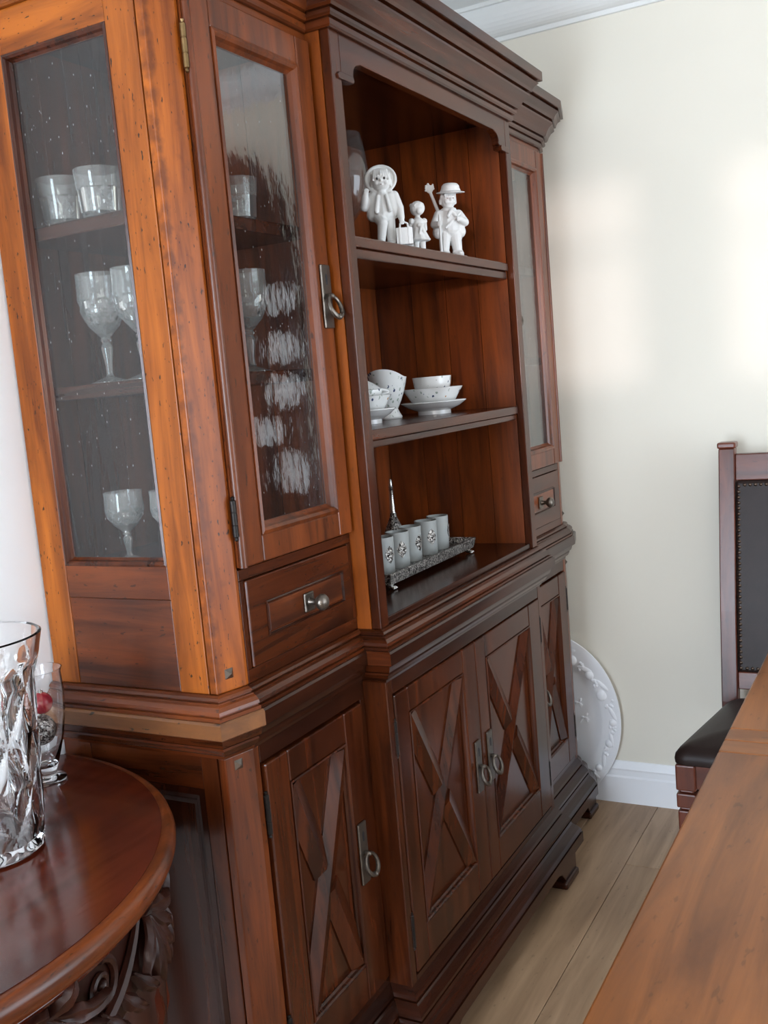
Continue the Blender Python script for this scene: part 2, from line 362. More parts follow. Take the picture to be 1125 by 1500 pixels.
# ------------------------------------------------------------------ room shell
def room():
    # floor: long oak boards running along the cabinet
    fl = struct(MB().box(RX0-.1, RX1+.1, RY0-.1, .1, -.06, -.018).build('floor', plain('floor_bed', srgb(60, 46, 32), .8)))
    w = .19; y = 0.15; row = 0
    meshes = {}
    while y > RY0:
        y0 = y-w; x = RX0-(.9*(row*.37 % 1))*1.9
        while x < RX1:
            x1 = x+1.9; a, b = max(x, RX0), min(x1, RX1)
            c, d = max(y0, RY0), min(y, 0)
            if b-a > .02 and d-c > .01:
                MB().box(a+.0006, b-.0006, c+.0007, d-.0007, -.018, 0).build('floor_plank', OAK, fl, .0012, seg=1)
            x = x1
        y = y0-0.0; row += 1
    struct(MB().box(RX0-.1, RX1+.1, RY0-.1, .1, ZC, ZC+.08).build('ceiling', CEILM))
    struct(MB().box(RX0-.1, RX1+.1, 0, .1, -.02, ZC).build('wall_back', WHITEW))
    struct(MB().box(RX1, RX1+.1, RY0-.1, 0, -.02, ZC).build('wall_far', WALLM))
    # wall with the end window (two panes wide, transom bar at 1.87)
    wl = MB(); X0, X1 = RX0-.1, RX0
    ya, yb, za, zb = -3.35, -1.88, 1.46, 2.08
    wl.box(X0, X1, RY0-.1, ya, -.02, ZC); wl.box(X0, X1, yb, -.97, -.02, ZC); wl.box(X0, X1, -.14, .1, -.02, ZC); wl.box(X0, X1, -.97, -.14, -.02, .35); wl.box(X0, X1, -.97, -.14, 2.15, ZC)
    wl.box(X0, X1, ya, yb, -.02, za); wl.box(X0, X1, ya, yb, zb, ZC)
    struct(wl.build('wall_left', WHITEW))
    wf = MB()
    wf.box(X0+.02, X1-.02, -2.77, -2.52, za, zb)
    for a, b in ((ya, -2.77), (-2.52, yb)):
        wf.box(X0+.03, X1-.03, a, b, 1.858, 1.892)
    struct(wf.build('window_1', TRIMW))
    w3 = MB(); w3.box(X0+.03, X1-.03, -.97, -.92, .35, 2.15); w3.box(X0+.03, X1-.03, -.19, -.14, .35, 2.15); w3.box(X0+.03, X1-.03, -.92, -.19, 1.2, 1.24)  # unseen window, added as the opening for the corner fill light
    struct(w3.build('added_window_3', TRIMW))
    # wall with the garden window, opposite the cabinet
    wr = MB(); Y0, Y1 = RY0-.1, RY0; xa, xb, za, zb = -.25, 1.75, .04, 2.2
    wr.box(RX0-.1, xa, Y0, Y1, -.02, ZC); wr.box(xb, RX1+.1, Y0, Y1, -.02, ZC)
    wr.box(xa, xb, Y0, Y1, -.02, za); wr.box(xa, xb, Y0, Y1, zb, ZC)
    struct(wr.build('wall_right', WHITEW))
    w2 = MB()
    for x in (-.25, .72, 1.69): w2.box(x, x+.06, Y0+.03, Y1-.03, za, zb)
    w2.box(xa, xb, Y0+.03, Y1-.03, za, za+.06); w2.box(xa, xb, Y0+.03, Y1-.03, zb-.06, zb)
    struct(w2.build('window_2', TRIMW))
    # baseboards
    prof = [(0, 0), (.018, 0), (.018, .088), (.014, .094), (.014, .112), (.016, .118), (.011, .13), (.005, .142), (0, .142)]
    struct(MB().prism([(RX1-a, b) for a, b in prof], RY0, -.0, 1).build('baseboard_far', TRIMW))
    struct(MB().prism([(-a, b) for a, b in prof], RX0, RX1, 0).build('baseboard_back', TRIMW))
    # plaster coving
    cov = [(0, 0), (0, -.1), (.012, -.1), (.016, -.088)]+[(.016+.064*math.sin(t*PI/16), -.088+.068*(1-math.cos(t*PI/16))) for t in range(1, 9)]+[(.08, -.012), (.092, -.012), (.092, 0)]
    struct(MB().prism([(RX1-a, ZC+b) for a, b in cov], RY0, 0, 1).build('trim_1', CEILM))
    struct(MB().prism([(-a, ZC+b) for a, b in cov], RX0, RX1, 0).build('trim_2', CEILM))
room()

# ------------------------------------------------------------------ cabinet measures
w1, w2 = .4427, .93; W = 2*w1+w2; D1, D2 = .39, .443; CA, CB = .058, .016
ZU, ZT = .97, 2.12
XL, XR = w1, w1+w2                       # outer faces of the breakfront
PATH = [(0, -.004), (0, -(D1-CB)), (CA, -D1), (XL, -D1), (XL, -D2), (XR, -D2), (XR, -D1), (W-CA, -D1), (W, -(D1-CB)), (W, -.004)]
def ring_pull(parent, x, y, z0, z1, width=.033, tilt=.35):
    """plate with keyhole and a hanging ring; y is the face it is screwed to"""
    h = z1-z0
    p = MB().prism([(x-width/2, z0), (x+width/2, z0), (x+width/2, z1), (x-width/2, z1)], y, y-.005, 1).build('handle_plate', PEWTER, parent, .002)
    p['label'] = 'dark pewter plate with keyhole'
    MB().prism([(x-.002, z1-.038), (x+.002, z1-.038), (x+.0035, z1-.022), (x, z1-.017), (x-.0035, z1-.022)], y-.0045, y-.0058, 1).build('keyhole', INK, parent)
    zp = z0+h*.5; R = .0215
    m = MB(); m.ell((x, y-.011, zp), (.006, .009, .006)); m.build('pivot', PEWTER, parent, smooth=True)
    pts = []; rad = []
    for i in range(28):
        a = 2*PI*i/28; zz = -R+R*math.cos(a); xx = R*.95*math.sin(a)
        pts.append((x+xx, y-.013+zz*math.sin(tilt)*.9, zp+zz*math.cos(tilt))); rad.append(.0036+.0016*(1-math.cos(a))/2)
    m = MB().tube(pts, rad, 8, True); m.ell((x, y-.013-2*R*math.sin(tilt)*.9, zp-2*R*math.cos(tilt)), .0062)
    m.build('ring', PEWTER, parent, smooth=True)
def hinge(parent, x, y, z0, z1, mat):
    m = MB(); n = 12; h = z1-z0
    prof = [(.001, z0-.008), (.0035, z0-.006), (.0025, z0-.002), (.005, z0), (.005, z0+h*.3), (.0042, z0+h*.31), (.0042, z0+h*.33), (.005, z0+h*.34),
            (.005, z0+h*.66), (.0042, z0+h*.67), (.0042, z0+h*.69), (.005, z0+h*.7), (.005, z1), (.0025, z1+.002), (.0035, z1+.006), (.001, z1+.008)]
    m.lathe(prof, (x, y, 0), n); m.build('hinge', mat, parent, smooth=True)
def stud(parent, c, nrm):
    """pyramid headed nail"""
    n = Vector(nrm).normalized(); u = n.cross(Vector((0, 0, 1))).normalized(); v = Vector((0, 0, 1)); c = Vector(c)
    s = .0085
    b = [c-u*s-v*s, c+u*s-v*s, c+u*s+v*s, c-u*s+v*s]; t = c+n*.007
    MB().add(b+[t, c-n*.004], [(0, 1, 4), (1, 2, 4), (2, 3, 4), (3, 0, 4), (1, 0, 5), (2, 1, 5), (3, 2, 5), (0, 3, 5)]).build('stud', PEWTER, parent)
def frame_mesh(x0, x1, z0, z1, ox0, ox1, oz0, oz1, yf, yb, round_left=False):
    """door frame: two stiles and two rails in one body, butt joints shown by hairline grooves"""
    m = MB(); g = .0004
    m.box(x0, ox0, yf, yb, z0, z1); m.box(ox1, x1, yf, yb, z0, z1)
    m.box(ox0+g, ox1-g, yf+g, yb, z0, oz0); m.box(ox0+g, ox1-g, yf+g, yb, oz1, z1)
    return m
def bead_loop(x0, x1, z0, z1, yf, wd, dp):
    """moulding run round the inside of an opening, sloping from the face back to the glass"""
    prof = [(0, 0), (.3*wd, -.0015), (.55*wd, .002), (.7*wd, dp*.5), (wd, dp*.8), (wd, dp), (0, dp)]
    m = MB(); cs = [((x0, z0), (1, 1)), ((x1, z0), (-1, 1)), ((x1, z1), (-1, -1)), ((x0, z1), (1, -1))]
    vs = []
    for (x, z), (sx, sz) in cs:
        for o, d in prof: vs.append((x+sx*o, yf+d, z+sz*o))
    k = len(prof); fs = []
    for c in range(4):
        d = (c+1) % 4
        for j in range(k): fs.append((c*k+j, d*k+j, d*k+(j+1) % k, c*k+(j+1) % k))
    return m.add(vs, fs)
def swapxy(mb, X=0):
    """turn a mesh drawn on the XZ plane (front towards -Y) into one facing -X"""
    mb.v = [(v[1]+X, -v[0], v[2]) for v in mb.v]; return mb

# ------------------------------------------------------------------ hutch (upper case)
def hutch():
    T = thing('display_hutch', 'tall upper cabinet of stained wood with glass doors and open centre shelves', 'cabinet', (0, 0, 0))
    # back boards
    x = .012
    k = 0
    while x < W-.02:
        xe = min(x+.1125, W-.012)
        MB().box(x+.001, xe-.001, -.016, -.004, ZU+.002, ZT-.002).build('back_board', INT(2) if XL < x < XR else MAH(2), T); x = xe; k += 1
    # ends of the case (left end as seen, right end the same mirrored)
    for sgn in (0, 1):
        X = (lambda a: a) if sgn == 0 else (lambda a: W-a)
        def bx(name, mat, a0, a1, y0, y1, z0, z1, bev=.0015): return box(name, mat, T, X(a0), X(a1), y0, y1, z0, z1, bev)
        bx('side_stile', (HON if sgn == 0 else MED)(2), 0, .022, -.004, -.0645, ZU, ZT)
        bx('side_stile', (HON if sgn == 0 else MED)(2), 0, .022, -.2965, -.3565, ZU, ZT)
        bx('side_rail', HON(1), .0003, .022, -.0647, -.2963, 2.05, ZT)
        bx('side_rail', MED(1), .0004, .022, -.0647, -.2963, 1.128, 1.185)
        bx('side_rail', MED(1), .0009, .022, -.0647, -.2963, ZU, 1.1277)
        b = bead_loop(.0645, .2965, 1.185, 2.05, 0, .014, .014); b.v = [(X(v[1]), -v[0], v[2]) for v in b.v]
        b.build('glass_bead', MAH(2), T)
        pn = box('glass_pane', PANE, T, X(.0105), X(.0135), -.068, -.293, 1.19, 2.046, 0)
        post = [(0, -.3585), (0, -(D1-CB)), (CA, -D1), (.066, -D1), (.066, -.366), (.03, -.3585)]
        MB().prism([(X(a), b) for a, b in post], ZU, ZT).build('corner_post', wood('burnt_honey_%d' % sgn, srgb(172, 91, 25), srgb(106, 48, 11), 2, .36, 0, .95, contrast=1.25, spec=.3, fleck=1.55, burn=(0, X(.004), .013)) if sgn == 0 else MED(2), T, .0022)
        # inner partition next to the open centre
        nx, ny = -CB, -CA; l = math.hypot(nx, ny)
        stud(T, (X(.026), -(D1-CB)-.026/CA*CB, 1.0), ((nx if sgn == 0 else -nx)/l*1.0, ny/l, 0))
    # face frame of the two side sections
    for sgn in (0, 1):
        X = (lambda a: a) if sgn == 0 else (lambda a: W-a)
        def bx(name, mat, a0, a1, y0, y1, z0, z1, bev=.0012): return box(name, mat, T, X(a0), X(a1), y0, y1, z0, z1, bev)
        bx('face_rail', MAH(0), .0665, XL, -D1, -.368, 1.147, 1.166)
        bx('face_rail', MAH(0), .0665, XL, -D1, -.368, ZU, .993)
        bx('face_rail', MED(0), .0665, XL, -D1, -.368, 2.104, ZT)
        bx('face_stile', MAH(2), .0665, .0795, -D1, -.368, .9932, 1.1468)
        bx('face_stile', MAH(2), .426, XL, -D1, -.368, .9932, 1.1468)
        bx('compartment_floor', MAH(1), .022, XL-.001, -.366, -.017, 1.158, 1.176)
        bx('compartment_top', DRK(1), .0225, XL-.001, -.355, -.017, 2.098, 2.118)
        for zt in (1.772, 1.498):
            MB().box(X(.0245), X(XL-.001), -.345, -.017, zt-.024, zt).build('shelf', MAH(1), T, .003)
        # drawer
        d = MB().box(X(.081), X(.4245), -D1-.004, -.1, .9945, 1.1455).build('drawer', MAH(0), T, .0025)
        a0, a1, c0, c1 = sorted((X(.131), X(.393)))[0], sorted((X(.131), X(.393)))[1], 1.038, 1.1
        bead_loop(a0, a1, c0, c1, -D1-.0065, .007, .006).build('panel_bead', DRK(0), d)
        MB().box(a0+.007, a1-.007, -D1-.0052, -D1-.002, c0+.007, c1-.007).build('drawer_panel', MED(0), d, .001)
        kx, kz, ky = X(.262), 1.068, -D1-.0055
        MB().prism([(kx-.016, kz-.018), (kx+.016, kz-.018), (kx+.016, kz+.018), (kx-.016, kz+.018)], ky, ky-.005, 1).build('knob_plate', PEWTER, d, .0025)
        rot = Matrix.Rotation(PI/2, 4, 'X')
        MB().lathe([(.009, 0), (.006, .006), (.006, .014), (.011, .018), (.0155, .024), (.0155, .03), (.011, .036), (.002, .0385)], (kx, ky-.004, kz), 16, M=rot).build('knob', PEWTER, d, smooth=True)
        # glazed door
        x0, x1 = .067, .4345; yf, yb = -D1-.013, -D1+.008
        ox0, ox1, oz0, oz1 = .128, .386, 1.217, 2.05
        f = frame_mesh(x0, x1, 1.170, 2.102, ox0, ox1, oz0, oz1, yf, yb)
        f.v = [(X(v[0]), v[1], v[2]) for v in f.v]
        dr = f.build('door', MED(2), T, .003)
        # rounded lip along the hinge edge
        MB().tube([(X(x0+.004), yf+.003, 1.1705), (X(x0+.004), yf+.003, 2.1015)], .0075, 12).build('edge_bead', MED(2), dr, smooth=True)
        b = bead_loop(ox0, ox1, oz0, oz1, yf-.002, .02, .018); b.v = [(X(v[0]), v[1], v[2]) for v in b.v]
        b.build('glass_bead', MED(2), dr)
        box('glass_pane', PANEW, dr, X(ox0+.004), X(ox1-.004), yf+.0125, yf+.0155, oz0+.004, oz1-.004, 0)
        for za, zb in ((1.972, 2.038), (1.225, 1.285)): hinge(dr, X(x0-.006), yf+.004, za, zb, BRASS if za > 1.5 else BLACKM)
        ring_pull(dr, X(.413), yf, 1.57, 1.69)
    # centre: side panels, made of boards, with a front edge
    for sgn in (0, 1):
        X = (lambda a: a) if sgn == 0 else (lambda a: W-a)
        box('front_stile', MAH(2), T, X(XL+.0004), X(XL+.0355), -D2, -D2+.02, ZU, ZT, .0016)
        ys = [-.017, -.13, -.237, -.335, -D2+.0205]
        for a, b in zip(ys[:-1], ys[1:]):
            box('side_board', ORG(2) if b < -.36 and sgn == 0 else INT(2), T, X(XL), X(XL+.035), a-.0009, b+.0009, ZU, ZT, 0)
    # shaped apron over the opening
    a = [(XL+.0357, ZT), (XL+.0357, 2.036), (.520, 2.036), (.520, 2.046), (.527, 2.048)]+arc((.552, 2.050), .026, 180, 100, 6)+[(.56, 2.079)]
    full = a+[(W-x, z) for x, z in reversed(a)]
    MB().prism(full, -D2, -D2+.02, 1).build('apron', MAH(0), T, .0018)
    for sx in (0, 1):     # little lipped brackets at its ends
        X = (lambda q: q) if sx == 0 else (lambda q: W-q)
        MB().prism([(X(.462), 2.034), (X(.518), 2.034), (X(.522), 2.040), (X(.518), 2.047), (X(.466), 2.047), (X(.459), 2.041)], -D2-.004, -D2+.012, 1).build('bracket', MAH(0), T, .001)
    box('case_top', DRK(0), T, XL+.0355, XR-.0355, -D2+.021, -.017, 2.115, 2.119, 0)
    # centre shelves: front lip with a double moulding, rounded corners
    for zt, zb in ((1.748, 1.706), (1.366, 1.329)):
        xa, xb, yf = XL+.0362, XR-.0362, -.432
        plan = [(xa, -.018), (xa, yf+.018)]+[(xa+.018-.018*math.cos(t*PI/8), yf+.018-.018*math.sin(t*PI/8)) for t in range(1, 5)]+\
               [(xb-.018+.018*math.sin(t*PI/8), yf+.018-.018*math.cos(t*PI/8)) for t in range(0, 4)]+[(xb, yf+.018), (xb, -.018)]
        MB().prism(plan, zt-.021, zt).build('shelf', MAH(0), T, .003)
        plan2 = [(xa, yf+.06), (xa, yf+.022)]+[(xa+.018-.014*math.cos(t*PI/8), yf+.022-.017*math.sin(t*PI/8)) for t in range(1, 5)]+\
                [(xb-.018+.014*math.sin(t*PI/8), yf+.022-.017*math.cos(t*PI/8)) for t in range(0, 4)]+[(xb, yf+.022), (xb, yf+.06)]
        MB().prism(plan2, zb, zt-.0215).build('shelf_lip', MAH(0), T, .0035)
    # deck of the open centre
    box('deck', DRK(0), T, XL+.0362, XR-.0362, -D2+.006, -.017, ZU+.0005, .985, .002)
    # cornice
    cor = [(a, ZT+b) for a, b in ((-.02, 0), (.006, 0), (.010, .003), (.010, .013), (.006, .0135), (.006, .0165), (.014, .017), (.018, .021), (.018, .027), (.013, .0275), (.013, .031),
           (.022, .0315), (.026, .036), (.030, .046), (.037, .057), (.047, .065), (.047, .070), (.041, .0705), (.041, .0745), (.052, .075), (.054, .083), (.059, .091), (.067, .0965),
           (.067, .0985), (.059, .099), (.059, .1025), (.0755, .103), (.0755, .127), (.073, .13), (-.02, .13))]
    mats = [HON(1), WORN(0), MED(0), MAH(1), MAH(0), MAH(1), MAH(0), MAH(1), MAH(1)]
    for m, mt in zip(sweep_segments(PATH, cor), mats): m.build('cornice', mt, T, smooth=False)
    MB().prism([(.005, -.006)]+[(p[0]*(1 if 0 < p[0] < W else 1), p[1]) for p in PATH[1:-1]]+[(W-.005, -.006)], ZT+.002, ZT+.012).build('roof_board', DRK(0), T)
    return T
HUTCH = hutch()

# ------------------------------------------------------------------ sideboard (lower case)
def clip_poly(poly, x0, x1, z0, z1):
    def clip(P, f, inter):
        out = []
        for i in range(len(P)):
            a, b = P[i-1], P[i]
            if f(b):
                if not f(a): out.append(inter(a, b))
                out.append(b)
            elif f(a): out.append(inter(a, b))
        return out
    lx = lambda X: (lambda a, b: (X, a[1]+(b[1]-a[1])*(X-a[0])/(b[0]-a[0])))
    lz = lambda Z: (lambda a, b: (a[0]+(b[0]-a[0])*(Z-a[1])/(b[1]-a[1]), Z))
    for f, it in ((lambda q: q[0] >= x0-1e-9, lx(x0)), (lambda q: q[0] <= x1+1e-9, lx(x1)), (lambda q: q[1] >= z0-1e-9, lz(z0)), (lambda q: q[1] <= z1+1e-9, lz(z1))):
        poly = clip(poly, f, it)
    return poly
def ridge_bar(x0, x1, z0, z1, up, hw, yb, h, cut=None):
    """one bar of the X: roof-shaped strip from corner to corner of the opening"""
    A, B = (Vector((x0, z0)), Vector((x1, z1))) if up else (Vector((x0, z1)), Vector((x1, z0)))
    segs = [(A, B)] if cut is None else [(A, A+(B-A)*(.5-cut)), (A+(B-A)*(.5+cut), B)]
    d = (B-A).normalized(); n = Vector((-d.y, d.x)); m = MB()
    for P, Q in segs:
        p2 = P-d*.2 if (P-A).length < 1e-6 else P
        q2 = Q+d*.2 if (Q-B).length < 1e-6 else Q
        for s in (1, -1):
            poly = [tuple(p2), tuple(q2), tuple(q2+n*s*hw), tuple(p2+n*s*hw)]
            poly = clip_poly(poly, x0, x1, z0, z1)
            if len(poly) < 3: continue
            top = []
            for q in poly:
                t = abs((Vector(q)-A).dot(n))/hw; top.append((q[0], yb-.003-(h-.003)*(1-t), q[1]))
            k = len(poly); bot = [(q[0], yb, q[1]) for q in poly]
            m.add(top+bot, [tuple(range(k)), tuple(range(2*k-1, k-1, -1))]+[(i, k+i, k+(i+1) % k, (i+1) % k) for i in range(k)])
    return m
def x_door(T, x0, x1, z0, z1, o, yf, hinge_x, pull_x, mat, hm):
    ox0, ox1, oz0, oz1 = o; yb = yf+.022
    d = frame_mesh(x0, x1, z0, z1, ox0, ox1, oz0, oz1, yf, yb).build('door', mat(2), T, .003)
    bead_loop(ox0, ox1, oz0, oz1, yf-.001, .009, .014).build('panel_bead', mat(2), d)
    box('field_panel', mat(2), d, ox0+.001, ox1-.001, yf+.013, yf+.018, oz0+.001, oz1-.001, 0)
    i = (ox0+.009, ox1-.009, oz0+.009, oz1-.009)
    ridge_bar(*i, True, .031, yf+.013, .013).build('cross_bar', MAH(2), d)
    ridge_bar(*i, False, .031, yf+.013, .013, .055).build('cross_bar', mat(2), d)
    s = -1 if hinge_x < (x0+x1)/2 else 1
    for a, b in ((z1-.125, z1-.055), (z0+.06, z0+.13)): hinge(d, hinge_x, yf+.003, a, b, hm)
    ring_pull(d, pull_x, yf, .46, .588, .031)
    return d
def base():
    T = thing('sideboard_base', 'dark wood breakfront sideboard with crossed X door panels under the glass hutch', 'sideboard', (0, 0, 0))
    ZB, ZP = .186, .86
    for sgn in (0, 1):
        X = (lambda a: a) if sgn == 0 else (lambda a: W-a)
        def bx(name, mat, a0, a1, y0, y1, z0, z1, bev=.0015): return box(name, mat, T, X(a0), X(a1), y0, y1, z0, z1, bev)
        bx('side_stile', MAH(2), 0, .022, -.004, -.07, .12, ZP)
        bx('side_stile', MAH(2), 0, .022, -.322, -.356, .12, ZP)
        bx('side_rail', MAH(1), .0004, .022, -.0702, -.3218, .80, ZP)
        bx('side_rail', MAH(1), .0004, .022, -.0702, -.3218, .12, .27)
        b = bead_loop(.07, .322, .27, .80, 0, .034, .014); b.v = [(X(v[1]), -v[0], v[2]) for v in b.v]; b.build('panel_bead', DRK(2), T)
        bx('side_panel', DRK(2), .011, .018, -.10, -.292, .30, .77)
        post = [(0, -.3585), (0, -(D1-CB)), (CA, -D1), (.0735, -D1), (.0735, -.366), (.03, -.3585)]
        MB().prism([(X(a), b) for a, b in post], .12, ZP).build('corner_post', MED(2), T, .0022)
        nx, ny = -CB, -CA; l = math.hypot(nx, ny)
        stud(T, (X(.026), -(D1-CB)-.026/CA*CB, .842), ((nx if sgn == 0 else -nx)/l, ny/l, 0))
        # face frame of the side sections
        bx('face_rail', DRK(0), .0738, XL, -D1, -.368, .826, ZP); bx('face_rail', DRK(0), .0738, XL, -D1, -.368, .12, .214)
        bx('face_stile', MAH(2), .424, XL-.0004, -D1, -.368, .2142, .8258)
        # breakfront corner: post standing forward
        bx('centre_post', MAH(2), XL, XL+.024, -D2, -.368, .12, ZP, .002)
        x0, x1 = sorted((X(.0795), X(.420)))
        o = sorted((X(.148), X(.347)))
        x_door(T, x0, x1, .218, .822, (o[0], o[1], .295, .763), -D1-.006, X(.0765), X(.371), MAH, BLACKM)
    box('face_rail', DRK(0), T, XL+.0245, XR-.0245, -D2, -D2+.02, .828, ZP)
    box('face_rail', DRK(0), T, XL+.0245, XR-.0245, -D2, -D2+.02, .12, .212)
    x_door(T, .470, .8855, .216, .824, (.528, .812, .298, .770), -D2-.002, .4665, .856, MAH, BLACKM)
    x_door(T, .8885, XR-.0265, .216, .824, (.948, XR-.11, .298, .768), -D2-.002, XR-.0245, .929, MAH, BLACKM)
    # back and bottom
    box('back_panel', DRK(0), T, .02, W-.02, -.016, -.004, .12, ZP, 0)
    box('bottom_panel', DRK(0), T, .022, W-.022, -.36, -.017, .13, .145, 0)
    # bed moulding under the top, top slab, and moulding carrying the hutch
    bed = [(-.02, .86), (.003, .86), (.005, .866), (.012, .871), (.017, .880), (.017, .884), (.012, .8845), (.012, .8875), (.023, .888), (.026, .896), (.028, .9034), (-.02, .9034)]
    slab = [(-.02, .9036), (.033, .9036), (.0365, .906), (.0365, .930), (.033, .9335), (-.02, .9335)]
    sur = [(-.02, .9337), (.029, .9337), (.029, .9395), (.023, .940), (.023, .943), (.027, .9435), (.026, .949), (.020, .955), (.015, .9575), (.015, .9595), (.009, .960), (.009, .963), (.013, .9635), (.010, .967), (.004, .9698), (-.02, .9698)]
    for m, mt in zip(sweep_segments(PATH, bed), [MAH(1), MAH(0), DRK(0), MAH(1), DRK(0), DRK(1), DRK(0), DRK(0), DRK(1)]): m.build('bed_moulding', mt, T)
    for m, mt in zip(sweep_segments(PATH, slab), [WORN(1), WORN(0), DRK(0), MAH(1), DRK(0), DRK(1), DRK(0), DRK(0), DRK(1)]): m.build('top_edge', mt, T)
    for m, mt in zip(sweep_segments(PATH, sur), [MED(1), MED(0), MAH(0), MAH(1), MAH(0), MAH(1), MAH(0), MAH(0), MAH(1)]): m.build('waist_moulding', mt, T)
    MB().prism([(.003, -.006)]+PATH[1:-1]+[(W-.003, -.006)], .945, .9694).build('top_board', DRK(0), T)
    # plinth and bracket feet
    pl = [(-.02, .078), (.060, .078), (.060, .108), (.054, .1085), (.054, .112), (.058, .1125), (.056, .116), (.053, .122), (.046, .131), (.037, .139), (.034, .146), (.028, .1465), (.028, .1505), (.034, .151), (.033, .157), (.027, .165), (.020, .172), (.016, .1745), (.011, .175), (.011, .179), (.015, .1795), (.012, .186), (.006, .193), (.0, .199), (-.02, .199)]
    PP = PATH[:-2]+[(W-.034, -.381), (W-.034, -.004)]
    for m, mt in zip(sweep_segments(PP, pl), [DRK(1), DRK(0), DRK(0), DRK(1), DRK(0), DRK(1), DRK(0), DRK(0), DRK(1)]): m.build('plinth', mt, T)
    def foot(xa, xb, yf, flip):
        q = [(0, .0), (.082, 0), (.09, .012), (.1, .03), (.118, .05), (.15, .062), (.165, .077), (0, .077)]
        L = xb-xa; pts = [(xa+a/.165*L if not flip else xb-a/.165*L, z) for a, z in q]
        f = MB().prism(pts, yf, yf+.055, 1).build('foot', DRK(0), T, .003)
        a0, a1 = (xa, xa+.1/.165*L) if not flip else (xb-.1/.165*L, xb)
        box('foot_pad', DRK(0), f, a0-.006, a1, yf-.008, yf+.057, 0, .022, .006)
    for xa, xb, yf, fl in ((XL-.03, XL+.145, -D2-.05, False), (XR-.16, XR+.012, -D2-.05, True), (.0, .15, -D1-.035, False), (W-.13, W+.008, -D1-.035, True), (.02, .15, -.08, False), (W-.15, W-.02, -.08, True)):
        foot(xa, xb, yf, fl)
    return T
BASE = base()

# ------------------------------------------------------------------ dining table
def dining_table():
    T = thing('dining_table', 'long polished brown dining table in the near right corner, worn varnish', 'table', (0, 0, 0))
    y0, y1, z0, z1 = -2.12, -1.075, .712, .76
    for a, b in ((-.55, .4975), (.4985, .5565), (.5575, .6195), (.6205, 1.16)):
        o = MB().box(a, b, y0, y1, z0+.012, z1).build('top_board', TAB(0) if b-a > .1 else TAB(1), T, .004, seg=3)
    # moulded rim below the boards
    MB().box(-.54, 1.15, y0+.01, y1-.01, z0-.01, z0+.011).build('rim', DRK(0), T, .004)
    box('apron_rail', MAH(0), T, -.43, 1.04, y1-.10, y1-.075, .60, z0-.0105)
    box('apron_rail', MAH(0), T, -.43, 1.04, y0+.075, y0+.10, .60, z0-.0105)
    box('apron_rail', MAH(1), T, 1.04, 1.065, y0+.075, y1-.075, .60, z0-.0105)
    box('apron_rail', MAH(1), T, -.455, -.43, y0+.075, y1-.075, .60, z0-.0105)
    for x in (-.40, 1.0):
        for y in (y0+.15, y1-.15):
            m = MB().box(x-.05, x+.05, y-.05, y+.05, .5, .7015); m.box(x-.042, x+.042, y-.042, y+.042, 0, .485); m.box(x-.047, x+.047, y-.047, y+.047, .485, .5)
            m.build('leg', MAH(2), T, .004)
dining_table()

